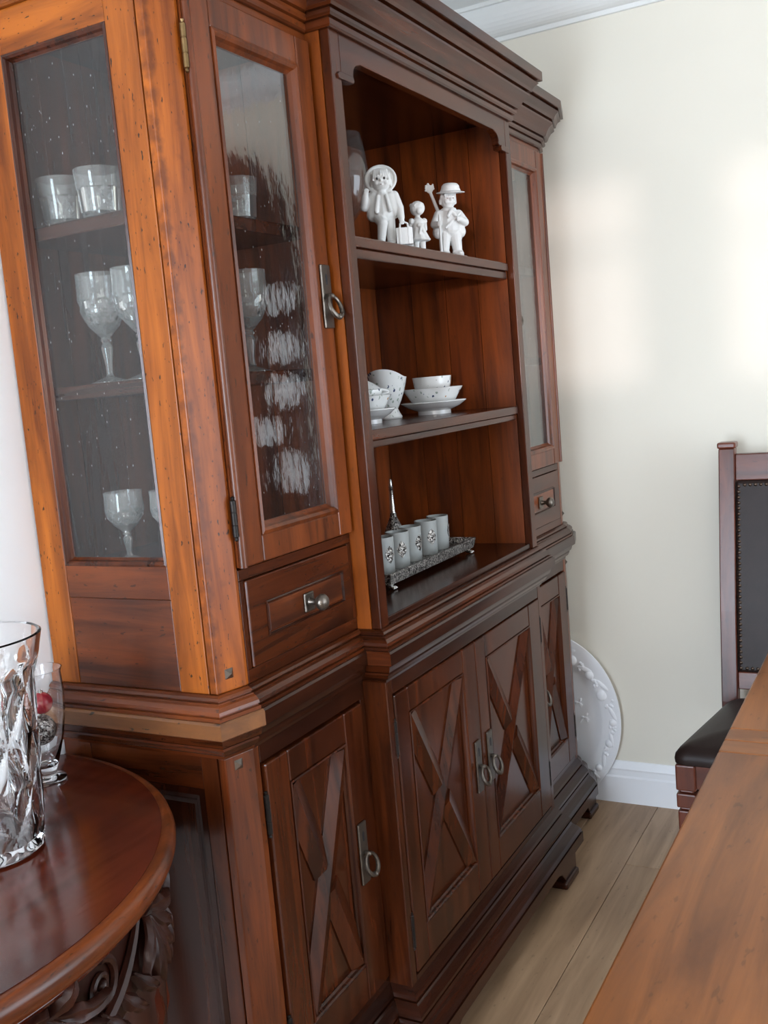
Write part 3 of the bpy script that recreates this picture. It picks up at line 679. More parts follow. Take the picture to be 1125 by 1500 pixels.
# ------------------------------------------------------------------ dining chair by the far wall (faces -X)
def dining_chair():
    T = thing('dining_chair', 'high-backed wooden dining chair with studded dark leather against the far wall', 'chair', (1.44, -1.085, 0))
    # local frame: x forward is -X
    def post(y):
        m = MB(); s = .0225
        prof = [(-.01+.215, 0), (.225, .25), (.235, .46), (.27, .72), (.355, 1.185)]
        vs = []
        for x, z in prof:
            for a, b in ((-s, -s), (s, -s), (s, s), (-s, s)): vs.append((x+a, y+b, z))
        fs = [(3, 2, 1, 0)]
        for k in range(len(prof)-1):
            for i in range(4):
                j = (i+1) % 4; fs.append((k*4+i, k*4+j, k*4+4+j, k*4+4+i))
        n = (len(prof)-1)*4; fs.append((n, n+1, n+2, n+3)); m.add(vs, fs)
        p = m.build('back_post', CHW(2), T, .003)
        MB().box(.357-.027, .357+.027, y-.026, y+.026, 1.185, 1.203).build('post_cap', CHW(1), p, .005)
    yy = .192
    post(yy-.002); post(-yy+.002)
    def lean(z):
        pts = [(.225, .25), (.235, .46), (.27, .72), (.355, 1.185)]
        for (a, b), (c, d) in zip(pts[:-1], pts[1:]):
            if b <= z <= d: return a+(c-a)*(z-b)/(d-b)
        return .355
    def slab(name, mat, z0, z1, ya, yb, th, off=0, n=8, bev=.003):
        m = MB(); vs = []
        for k in range(n+1):
            z = z0+(z1-z0)*k/n; x = lean(z)+off
            vs += [(x-th/2, ya, z), (x-th/2, yb, z), (x+th/2, yb, z), (x+th/2, ya, z)]
        fs = [(3, 2, 1, 0)]
        for k in range(n):
            for i in range(4):
                j = (i+1) % 4; fs.append((k*4+i, k*4+j, k*4+4+j, k*4+4+i))
        fs.append((n*4, n*4+1, n*4+2, n*4+3)); m.add(vs, fs)
        return m.build(name, mat, T, bev)
    slab('top_rail', CHW(1), 1.092, 1.168, -.167, .167, .026)
    slab('lower_rail', CHW(1), .495, .545, -.167, .167, .026)
    slab('back_leather', LEATHER, .5455, 1.0915, -.166, .166, .03, -.004, 12, .008)
    nails = MB(); pr = []
    def nail(y, z): pr.append((lean(z)-.02, y, z))
    k = 0
    for i in range(34):
        z = .558+i*.0157
        if z < 1.083: nail(.157, z); nail(-.157, z)
    for i in range(20):
        y = -.141+i*.0148; nail(y, 1.080); nail(y, .558)
    proto = MB().ell((0, 0, 0), (.003, .0052, .0052), 8, 6).build('nail_head', BRASSD, T, smooth=True)
    proto.location = pr[0]
    for q in pr[1:]:
        c = proto.copy(); COL.objects.link(c); c.location = q
    # seat: trapezoid frame with domed leather cushion
    fx, bx_ = -.245, .205; fh, bh = .258, .19
    def outline(s, n=7):
        P = [(fx, -fh), (fx, fh), (bx_, bh), (bx_, -bh)]; c = (-.02, 0); out = []
        for i in range(4):
            a, b, d = Vector(P[i-1]), Vector(P[i]), Vector(P[(i+1) % 4]); r = .035
            u = (a-b).normalized(); v = (d-b).normalized()
            for t in range(n):
                k = t/(n-1); q = (b+u*r)*(1-k)**2+b*2*k*(1-k)+(b+v*r)*k*k; out.append(q)
        return [((q.x-c[0])*s+c[0], (q.y-c[1])*s+c[1]) for q in out]
    vs = []; lv = [(.97, .437), (1.0, .441), (1.005, .452), (.995, .463), (.96, .474), (.86, .487), (.68, .499), (.42, .507), (.18, .51)]
    n = len(outline(1))
    for s, z in lv: vs += [(a, b, z) for a, b in outline(s)]
    fs = [tuple(range(n-1, -1, -1)), tuple((len(lv)-1)*n+i for i in range(n))]
    for k in range(len(lv)-1):
        for i in range(n): j = (i+1) % n; fs.append((k*n+i, k*n+j, k*n+n+j, k*n+n+i))
    MB().add(vs, fs).build('seat', LEATHER, T, smooth=True)
    box('seat_rail', CHW(1), T, -.228, -.205, -.205, .205, .372, .4365)
    for s in (-1, 1):
        a = MB().add([(-.20, s*.242, .372), (.20, s*.19, .372), (.20, s*.168, .372), (-.20, s*.22, .372), (-.20, s*.242, .4365), (.20, s*.19, .4365), (.20, s*.168, .4365), (-.20, s*.22, .4365)],
                     [(0, 1, 2, 3), (4, 7, 6, 5), (0, 4, 5, 1), (1, 5, 6, 2), (2, 6, 7, 3), (3, 7, 4, 0)])
        a.build('seat_rail', CHW(0), T, .002)
        m = MB(); x, y = -.213, s*.227
        for z0, z1, h in ((.368, .4363, .025), (.360, .368, .018), (.322, .360, .025), (.314, .322, .018), (.05, .314, .023), (.0, .05, .019)):
            m.box(x-h, x+h, y-h, y+h, z0, z1)
        m.build('front_leg', CHW(2), T, .004)
        box('stretcher', CHW(0), T, -.19, .20, s*.205-.01, s*.205+.01, .15, .175)
BRASSD = plain('dark_brass_nail', srgb(74, 60, 50), .35, .8)
dining_chair()

# ------------------------------------------------------------------ half-round console with carved apron
def console():
    cx, cy, R, zt = -.533, -.022, .527, .84
    T = thing('console_table', 'half-round mahogany console table with carved apron beside the cabinet', 'console', (cx, cy, 0))
    def half(r, z0, z1, mb, n=60):
        poly = [(r*math.cos(PI+PI*i/n), r*math.sin(PI+PI*i/n)) for i in range(n+1)]
        return mb.prism(poly, z0, z1)
    # top: moulded edge swept round the half circle
    prof = [(.0, -.040), (-.012, -.040), (-.008, -.034), (.0, -.030), (.004, -.022), (.0045, -.014), (.002, -.006), (-.004, -.001), (-.012, 0)]
    prof = [(R-.004+o, zt+z) for o, z in prof][1:]
    n = 96; vs = []; k = len(prof)
    for i in range(n+1):
        a = PI+PI*i/n
        for r, z in prof: vs.append((r*math.cos(a), r*math.sin(a), z))
    fs = []
    for i in range(n):
        for j in range(k-1): fs.append((i*k+j, (i+1)*k+j, (i+1)*k+j+1, i*k+j+1))
    fs.append(tuple(i*k+k-1 for i in range(n+1))); fs.append(tuple(i*k for i in range(n, -1, -1)))
    fs.append(tuple(range(k))+tuple(n*k+j for j in range(k-1, -1, -1)))
    top = MB().add(vs, fs).build('top_edge', MED(0), T, smooth=True)
    half(R-.0185, zt+.0002, zt+.0014, MB()).build('top_veneer', CON(0), T)
    # bead under the edge and the carved apron band
    m = MB(); m.tube([((R-.03)*math.cos(PI+PI*i/n), (R-.03)*math.sin(PI+PI*i/n), zt-.046) for i in range(n+1)], .007, 8); m.build('edge_bead', CON(0), T, smooth=True)
    ra, rb = R-.045, R-.065
    vs = []; 
    low = lambda t: zt-.150-.028*abs(math.sin(3*t))-.0*t
    for i in range(n+1):
        a = PI+PI*i/n; zl = low(PI*i/n)
        for r, z in ((ra, zt-.041), (ra, zl), (rb, zl), (rb, zt-.041)): vs.append((r*math.cos(a), r*math.sin(a), z))
    fs = [(0, 1, 2, 3), (n*4+3, n*4+2, n*4+1, n*4)]
    for i in range(n):
        for j in range(4): l = (j+1) % 4; fs.append((i*4+j, (i+1)*4+j, (i+1)*4+l, i*4+l))
    apron = MB().add(vs, fs).build('apron', CARV(0), T)
    # carving: leaf fans at the legs, scrolls and rosettes between
    def on(a, z, out): return Vector(((ra+out)*math.cos(a), (ra+out)*math.sin(a), z))
    def leaf(a0, z0, ang, L, wd, lift=.018):
        m = MB(); N = 9; vs = []
        for i in range(N+1):
            t = i/N; w = wd*math.sin(PI*min(.97, t*.9+.08))**.8*(1+.18*math.cos(t*16))
            da, dz = math.cos(ang), math.sin(ang); bend = .25*t*t
            ca = a0+(L*t*math.cos(ang+bend))/ra; cz = z0+L*t*math.sin(ang+bend)
            o = .004+lift*math.sin(PI*t*.85)+(.012*t*t)
            pa, pz = -math.sin(ang+bend), math.cos(ang+bend)
            for s, oo in ((-1, -.004), (-.5, .003), (0, .0005), (.5, .003), (1, -.004)):
                vs.append(on(ca+s*w*pa/ra, cz+s*w*pz, o+oo))
            for s in (1, -1):
                vs.append(on(ca+s*w*pa/ra, cz+s*w*pz, o-.008))
        fs = []
        for i in range(N):
            for j in range(7): l = (j+1) % 7; fs.append((i*7+j, (i+1)*7+j, (i+1)*7+l, i*7+l))
        fs += [tuple(range(6, -1, -1)), tuple(N*7+j for j in range(7))]
        m.add(vs, fs).build('carved_leaf', CARV(2), apron, smooth=True)
    def scroll(a0, z0, r, dirn, turns=1.4):
        pts = []; rad = []
        for i in range(26):
            t = i/25; rr = r*(1-.8*t); th = dirn*(t*turns*2*PI)+PI/2
            pts.append(on(a0+rr*math.cos(th)/ra, z0+rr*math.sin(th), .004)); rad.append(.0065*(1-.45*t))
        m = MB().tube(pts, rad, 7); m.ell(tuple(on(a0, z0, .005)), .008, 8, 6); m.build('carved_scroll', CARV(2), apron, smooth=True)
    legs = [PI+.16, PI+PI*.34, PI+PI*.66, 2*PI-.16]
    for a in legs:
        zc = zt-.075
        for g in (-2.7, -2.25, -1.9, -1.57, -1.24, -.89, -.44): leaf(a, zc, g, .10 if abs(g+1.57) < .4 else .085, .014)
        leaf(a+.02, zc+.01, .5, .05, .011); leaf(a-.02, zc+.01, PI-.5, .05, .011)
    for a0, a1 in zip(legs[:-1], legs[1:]):
        for f, d in ((.30, 1), (.70, -1)):
            scroll(a0+(a1-a0)*f, zt-.095, .034, d); scroll(a0+(a1-a0)*(f+.1*d), zt-.142, .02, -d, 1.1)
        am = (a0+a1)/2
        for g in (-2.75, -2.35, -1.95, -1.57, -1.19, -.79, -.39, .7, 2.44): leaf(am, zt-.078, g, .088 if g < 0 else .05, .013)
        for q in range(9):            # drooping leaves along the lower edge
            aq = a0+(a1-a0)*(.14+.09*q)
            if abs(aq-am) > .1: leaf(aq, zt-.128, -1.57+(.5 if aq > am else -.5), .052, .011, .014)
        for sgn in (-1, 1):
            pts = [on(am+sgn*(a1-a0)*(.08+.34*t), zt-.15+.085*t*t, .006) for t in [i/10 for i in range(11)]]
            MB().tube(pts, [.005+.004*math.sin(PI*i/10) for i in range(11)], 7).build('carved_vine', CARV(2), apron, smooth=True)
    for a in legs:          # cabriole legs
        d = Vector((math.cos(a), math.sin(a), 0)); pts = []; rad = []
        for z, o, r in ((.80, -.02, .034), (.74, .0, .04), (.68, .014, .041), (.60, .014, .034), (.48, -.008, .026), (.34, -.032, .021), (.20, -.046, .018), (.09, -.036, .018), (.045, -.014, .022), (.02, .0, .026), (.0, .0, .024)):
            p = d*(ra-.03+o); pts.append((p.x, min(p.y, -.035), z if z < .8 else .795)); rad.append(r)
        l = MB().tube(pts, rad, 12).build('leg', CARV(2), T, smooth=True)
        for s in (-1, 1):
            P = [(d.x*(ra-.03+.034)+s*.018*-d.y, min(-.04, d.y*(ra-.03+.034)+s*.018*d.x), .70), (d.x*(ra+.012)+s*.014*-d.y, min(-.04, d.y*(ra+.012)+s*.014*d.x), .62), (d.x*(ra-.016)+s*.008*-d.y, min(-.04, d.y*(ra-.016)+s*.008*d.x), .50)]
            MB().tube(P, [.011, .009, .003], 7).build('knee_leaf', CON(2), l, smooth=True)
    # back rail against the wall
    box('back_rail', CON(0), T, -R+.06, R-.06, -.022, -.002, zt-.15, zt-.041)
console()

# ------------------------------------------------------------------ crystal on the console
def vase():
    T = thing('crystal_vase', 'large clear cut crystal vase with flared rim on the console', 'vase', (-.353, -.226, .8418))
    H = .31; n = 144
    def rad(z):
        t = z/H
        return .071+.012*math.sin(min(1, t/.55)*PI/2)+.0*t+.020*max(0, (t-.55)/.45)**1.7
    prof = []; N = 84
    def mod(a, z, k):
        t = z/H
        if t > .9 or t < .02: return 1
        # tall pointed lens cuts tiling the wall in offset rows, sharp ridges between them
        r = t/.44; best = 0
        for jj in range(-1, 4):
            for off, hv in ((0, 0), (.5, .5)):
                u = (a/(2*PI)*7+off) % 1-.5; v = (r-(jj+.25+hv))/.5
                q = abs(u)/.5+abs(v)
                if q < 1: best = max(best, 1-q*q)
        fade = max(0, min(1, (t-.02)/.04, (.9-t)/.05))
        return 1-.095*best*fade
    outer = [(rad(H*i/N), H*i/N) for i in range(N+1)]
    outer[0] = (.066, 0); outer.insert(1, (.071, .004))
    inner = [(rad(z)-(.009 if z < H*.85 else .006), z) for z in [H*(1-i/20)+(.018)*(i/20) for i in range(21)]]
    m = MB()
    prof = outer+[(rad(H)-.003, H+.002)]+inner+[(.03, .017), (.002, .0165)]
    ko = len(outer)
    m.lathe(prof, (0, 0, 0), n, mod=lambda a, z, k: mod(a, z, k) if k < ko else 1, cap=True)
    o = m.build('vase_body', VASEGL, T, smooth=True, sharp=16)
vase()
def small_vase():
    T = thing('tulip_vase', 'slim clear glass vase holding silver and red baubles behind the crystal vase', 'vase', (-.128, -.095, .8418))
    pr = [(.032, 0), (.033, .004), (.018, .009), (.017, .014), (.026, .04), (.036, .075), (.043, .115), (.0455, .15), (.044, .186), (.0465, .192)]
    inn = [(.0445, .192), (.042, .186), (.0432, .15), (.0405, .115), (.0335, .075), (.0235, .043), (.012, .026), (.001, .025)]
    MB().lathe(pr+inn, (0, 0, 0), 32).build('vase_body', VASEGL, T, smooth=True)
    return T
small_vase()
def bauble(c, r, mat, label):
    o = MB().ell((0, 0, 0), r, 18, 12).build('bauble', mat, None, smooth=True)
    o.location = c
    k = MB().lathe([(.004, 0), (.004, .004), (.0015, .006)], (0, 0, r-.001), 10).build('bauble_cap', SILV2, o, smooth=True)
    tag(o, label, 'bauble', 'baubles in the tulip vase')
bauble((-.126, -.093, .8418+.088), .026, SILVER, 'silver textured bauble low inside the slim glass vase')
bauble((-.122, -.099, .8418+.134), .0185, plain('red_lacquer', srgb(150, 22, 40), .25), 'small red bauble near the rim of the slim glass vase')
bauble((-.143, -.078, .8418+.146), .0165, PORC, 'small white bauble near the rim of the slim glass vase')

# ------------------------------------------------------------------ relief plate leaning on the far wall
def relief_plate():
    A, B = .247, .29; tilt = math.radians(.7)
    T = thing('relief_platter', 'big oval white platter with moulded fruit rim leaning against the far wall', 'platter', (1.8835, -.262, .0))
    k = .82
    prof = [(.001, 0), (.35, 0), (.62, .0), (.68, .002), (.72, .007), (.76, .010), (.90, .013), (.96, .014), (.995, .013), (1, .010), (.95, .004), (.78, -.002), (.64, -.006), (.35, -.006), (.001, -.006)]
    # face looks towards -X: local (x, y, h) -> (-h, x*A, y*B)
    L = Matrix.Translation((0, 0, B*math.cos(tilt)+.001)) @ Matrix.Rotation(tilt, 4, 'Y')
    def put(mb): mb.v = [tuple(L @ Vector((-v[2], v[0]*A, v[1]*B))) for v in mb.v]; return mb
    put(MB().lathe(prof, (0, 0, 0), 80)).build('plate_body', WHP, T, smooth=True)
    rnd = random.Random(3); N = 54
    for i in range(N):       # moulded fruit, leaves and grapes round the rim
        a = 2*PI*i/N+rnd.uniform(-.03, .03); r = rnd.uniform(.77, .9); s = rnd.uniform(.045, .075); mb = MB()
        c = (r*math.cos(a), r*math.sin(a))
        if i % 3 == 0: mb.ell((*c, .011), (s*1.1, s, .008), 12, 8)
        elif i % 3 == 1:
            for q in range(6): mb.ell((c[0]+rnd.uniform(-.05, .05), c[1]+rnd.uniform(-.05, .05), .012), (.026, .024, .005), 8, 6)
        else: mb.ell((*c, .012), (.11, .032, .004), 12, 6, Matrix.Rotation(a+1.1, 4, 'Z'))
        put(mb).build('moulded_fruit', WHP, T, smooth=True)
    for i in range(12):
        a = 2*PI*i/12+rnd.uniform(-.2, .2); r = rnd.uniform(.3, .58); mb = MB()
        for q in range(3): mb.ell((r*math.cos(a)+.04*math.cos(q*2.1), r*math.sin(a)+.04*math.sin(q*2.1), .001), (.028, .018, .003), 8, 6, Matrix.Rotation(q*2.1, 4, 'Z'))
        mb.tube([(r*math.cos(a)+.05*t, r*math.sin(a)-.03*t*t, .001) for t in (-1, -.5, 0, .5, 1, 1.5)], .006, 6)
        put(mb).build('moulded_sprig', WHP, T, smooth=True)
relief_plate()

# ------------------------------------------------------------------ glassware in the left compartment
def cut_mod(nf, amp, z0, z1):
    def f(a, z, k):
        if z < z0 or z > z1: return 1
        u = (a/(2*PI)*nf+ (z-z0)/(z1-z0)*2) % 1; v = (a/(2*PI)*nf-(z-z0)/(z1-z0)*2) % 1
        return 1-amp*(abs(u-.5)+abs(v-.5))
    return f
def tumbler_mesh():
    H = .086; pr = [(.031, 0), (.034, .003)]+[(.034+.006*t, .003+.079*t) for t in [i/14 for i in range(1, 15)]]+[(.0402, H)]
    inn = [(.0385, H), (.037, .05), (.034, .014), (.001, .012)]
    kk = len(pr)
    c = cut_mod(9, .2, .004, .05)
    return MB().lathe(pr+inn, (0, 0, 0), 72, mod=lambda a, z, k: c(a, z, k) if k < kk else 1)
def goblet_mesh(s=1.0, bowl=.039, H=.19):
    st = .085/.19*H
    pr = [(.034, 0), (.034, .002), (.022, .006), (.008, .011), (.0055, .016), (.0058, st*.35), (.010, st*.72), (.0085, st*.78), (.0065, st*.82), (.010, st*.88), (.0075, st*.94)]
    b0 = st*.97; n = 12
    for i in range(n+1):
        t = i/n; r = bowl*(.28+.80*math.sin(min(1, t*2.1)*PI/2)**.85-.12*max(0, t-.45)+.06*max(0, t-.8)*2)
        pr.append((r, b0+(H-b0)*t))
    kk = len(pr); rr, zz = pr[-1]
    inn = [(rr-.0015, H)]+[(max(.001, pr[-1-i][0]-.0025), pr[-1-i][1]+.003) for i in range(2, n, 2)]+[(.001, b0+.006)]
    c = cut_mod(8, .2, b0+.002, b0+(H-b0)*.5)
    pr = [(r*s if i < 11 else r*s, z) for i, (r, z) in enumerate(pr)]
    return MB().lathe(pr+inn, (0, 0, 0), 60, mod=lambda a, z, k: c(a, z, k) if k < kk else 1)
def glassware():
    t0 = tumbler_mesh().build('whisky_tumbler', CRY, None, smooth=True, sharp=12)
    zs = 1.7725
    for i, (x, y, lab) in enumerate(((.085, -.078, 'cut crystal tumbler on the top glazed shelf nearest the wall'),
                                     (.082, -.17, 'cut crystal tumbler on the top glazed shelf nearest the corner post'),
                                     (.335, -.275, 'cut crystal tumbler on the top shelf, seen through the glass door'))):
        o = t0 if i == 0 else t0.copy()
        if i: COL.objects.link(o)
        o.location = (x, y, zs); o.rotation_euler.z = i*.4
        tag(o, lab, 'glass', 'cut crystal tumblers')
    g0 = goblet_mesh().build('wine_goblet', CRY, None, smooth=True, sharp=12)
    for i, (x, y, lab) in enumerate(((.09, -.138, 'tall cut crystal goblet in middle of the side window, centre shelf'),
                                     (.088, -.222, 'tall cut crystal goblet half hidden by the honey stile, centre shelf'),
                                     (.325, -.28, 'tall cut crystal goblet behind the door glass, centre shelf'))):
        o = g0 if i == 0 else g0.copy()
        if i: COL.objects.link(o)
        o.location = (x, y, 1.4985); o.rotation_euler.z = i*.3
        tag(o, lab, 'glass', 'tall crystal goblets')
    s0 = goblet_mesh(.88, .035, .128).build('sherry_glass', CRY, None, smooth=True, sharp=12)
    for i, (x, y, lab) in enumerate(((.09, -.134, 'small short-stemmed crystal glass in the bottom of the side window'),
                                     (.10, -.232, 'small short-stemmed crystal glass peeping out behind the honey stile'))):
        o = s0 if i == 0 else s0.copy()
        if i: COL.objects.link(o)
        o.location = (x, y, 1.1765); tag(o, lab, 'glass', 'small crystal glasses')
    # balloon glass in the shade of the top centre shelf
    pr = [(.035, 0), (.035, .002), (.008, .008), (.005, .015), (.005, .07), (.012, .08), (.032, .105), (.043, .14), (.0445, .165), (.04, .205), (.034, .235)]
    inn = [(.033, .235), (.0388, .205), (.0432, .165), (.0415, .14), (.031, .108), (.01, .086), (.001, .085)]
    o = MB().lathe(pr+inn, (0, 0, 0), 32).build('balloon_glass', DARKGL, None, smooth=True)
    o.location = (.892, -.20, 1.7485); o.scale = (1.28, 1.28, 1.28); tag(o, 'large clear balloon glass in the dark left end of the top open shelf', 'glass')
glassware()

# ------------------------------------------------------------------ porcelain figurines
def remesh(o, vox=.0016, it=3):
    r = o.modifiers.new('remesh', 'REMESH'); r.mode = 'VOXEL'; r.voxel_size = vox; r.use_smooth_shade = True
    s = o.modifiers.new('smooth', 'SMOOTH'); s.factor = .5; s.iterations = it
def scaled(m, k):
    m.v = [(v[0]*k, v[1]*k, v[2]*k) for v in m.v]; return m
def fig_tall_boy():
    k = .178
    T = thing('figurine', 'white bisque figurine of a child in a round hat carrying a bag', 'figurine', (.735, -.375, 1.752), math.radians(-62), 'white bisque figurines')
    m = MB()
    m.ell((0, .02, .005), (.30, .17, .022))                        # ground base
    # legs: standing leg and bent leg
    m.cap((.07, .02, .36), (.075, .02, .07), .072, .055); m.ell((.075, -.02, .035), (.05, .085, .035))
    m.cap((-.06, .0, .36), (-.02, -.12, .27), .078, .066); m.cap((-.02, -.12, .27), (-.05, -.06, .07), .064, .05); m.ell((-.05, -.11, .04), (.05, .085, .036))
    # trousers, shirt and jacket
    m.ell((0, .01, .38), (.135, .10, .09)); m.cap((0, .01, .40), (0, .02, .58), .125, .105)
    m.cap((-.105, .015, .60), (-.125, .03, .40), .07, .085); m.cap((.105, .015, .60), (.135, .03, .42), .07, .085)
    m.cap((-.05, -.09, .60), (-.085, -.105, .42), .022, .028); m.cap((.05, -.09, .60), (.085, -.105, .42), .022, .028)
    # arms
    m.cap((-.15, .02, .61), (-.225, -.03, .49), .058, .055); m.cap((-.225, -.03, .49), (-.205, -.10, .60), .055, .045)
    m.ell((-.195, -.115, .635), (.036, .034, .042))
    for i in range(4): m.cap((-.212+.014*i, -.135, .645), (-.205+.013*i, -.150, .69-.006*abs(i-1.5)), .010, .008, 8)
    m.cap((-.17, -.13, .635), (-.155, -.145, .665), .010, .008, 8)
    m.cap((.15, .02, .61), (.205, .0, .45), .058, .052); m.cap((.205, .0, .45), (.215, -.05, .33), .05, .042); m.ell((.218, -.06, .285), (.034, .034, .04))
    for i in range(4): m.cap((.20+.012*i, -.075, .275), (.203+.011*i, -.09, .245), .0105, .009, 8)
    # neck, head, ears, nose, cheeks, fringe
    m.cap((0, .0, .62), (0, -.01, .70), .06, .055); m.ell((0, -.025, .79), (.118, .108, .122))
    m.ell((0, -.132, .775), (.017, .02, .018)); m.ell((.055, -.105, .755), (.03, .022, .027)); m.ell((-.055, -.105, .755), (.03, .022, .027))
    m.ell((.117, -.01, .775), (.018, .026, .034)); m.ell((-.117, -.01, .775), (.018, .026, .034)); m.ell((0, -.12, .725), (.026, .012, .009))
    for i in range(7):
        x = -.09+.03*i; m.cap((x*.8, -.07, .90), (x*1.05, -.122+.12*abs(x), .845-.02*abs(i-3)), .02, .012, 8)
    for s in (-1, 1): m.cap((s*.098, -.02, .86), (s*.112, -.02, .74), .026, .02)
    # round hat pushed back behind the head
    tl = Matrix.Rotation(math.radians(-18), 4, 'X')
    m.ell((0, .05, .815), (.195, .026, .19), 24, 12, tl); m.ell((0, .095, .83), (.12, .085, .12))
    m.tube([tuple((tl @ Vector((.183*math.cos(2*PI*i/32), -.006, .178*math.sin(2*PI*i/32))))+Vector((0, .046, .815))) for i in range(32)], .02, 8, True)
    o = scaled(m, k).build('figure', PORC, T); remesh(o, .0014)
    e = MB()
    for s in (-1, 1):
        e = scaled(MB().ell((s*.044, -.128, .797), (.013, .006, .017), 10, 8), k).build('eye', INK, T, smooth=True)
    mo = scaled(MB().ell((0, -.134, .728), (.012, .006, .006), 8, 6), k).build('mouth', plain('pale_grey_paint', srgb(150, 130, 126), .6), T, smooth=True)
    # bag
    b = MB().box(-.10, .10, -.04, .04, 0, .20); b.tube([(-.05, 0, .20), (-.045, 0, .25), (0, 0, .272), (.045, 0, .25), (.05, 0, .20)], .013, 8)
    for x in (-.055, .055): b.box(x-.012, x+.012, -.046, .046, -.0, .205)
    b.xf(Matrix.Translation((.235, -.08, .0))); bg = scaled(b, k).build('bag', PORC, T, .002)
def fig_girl():
    k = .118
    T = thing('figurine', 'smallest white bisque figurine, girl seen from behind with flowers in her hair', 'figurine', (.885, -.385, 1.7512), math.radians(140), 'white bisque figurines')
    m = MB()
    m.ell((0, 0, .01), (.22, .18, .03))
    for s in (-1, 1): m.cap((s*.065, 0, .28), (s*.07, 0, .06), .068, .055); m.ell((s*.07, -.04, .035), (.05, .085, .04))
    pr = [(.20, .20), (.225, .225), (.205, .25), (.155, .36), (.115, .47), (.12, .52), (.125, .58), (.09, .63), (.05, .66)]
    m.lathe(pr, (0, 0, 0), 28, mod=lambda a, z, k: 1+(.05*math.cos(a*9) if z < .45 else 0))
    m.ell((0, .11, .49), (.075, .05, .045)); m.cap((.0, .14, .47), (.05, .16, .34), .03, .022); m.cap((.0, .14, .47), (-.05, .16, .34), .03, .022)
    for s in (-1, 1):
        m.ell((s*.135, 0, .585), (.062, .062, .062)); m.cap((s*.15, -.01, .57), (s*.185, -.07, .44), .04, .036); m.cap((s*.185, -.07, .44), (s*.14, -.17, .40), .036, .03)
        m.ell((s*.13, -.19, .40), (.032, .034, .03))
        for i in range(4): m.cap((s*(.115+.012*i), -.205, .40), (s*(.11+.012*i), -.228, .39), .010, .008, 6)
    m.cap((0, 0, .63), (0, 0, .71), .052, .05); m.ell((0, -.01, .82), (.135, .13, .135)); m.ell((0, .03, .83), (.148, .13, .14))
    m.ell((0, -.145, .80), (.018, .02, .018)); m.ell((0, .135, .765), (.075, .05, .075))
    for i in range(11):
        a = 2*PI*i/11; m.ell((.115*math.cos(a), .115*math.sin(a), .895), .034, 8, 6)
    for a in (.9, 1.57, 2.2):
        for q in range(5): m.ell((.14*math.cos(a)+.018*math.cos(q*1.26), .15*math.sin(a), .86+.018*math.sin(q*1.26)), .014, 6, 5)
    o = scaled(m, k).build('figure', PORC, T); remesh(o, .0012)
    for s in (-1, 1): scaled(MB().ell((s*.05, -.135, .825), (.014, .006, .018), 8, 6), k).build('eye', INK, T, smooth=True)
    b = MB().lathe([(.06, 0), (.085, .05), (.095, .12), (.1, .125), (.088, .125), (.07, .03), (.001, .02)], (.25, .05, .0), 20)
    b.tube([(.25+.09*math.cos(t*PI/8), .05, .12+.13*math.sin(t*PI/8)) for t in range(9)], .012, 6)
    scaled(b, k).build('basket', PORC, T, smooth=True)
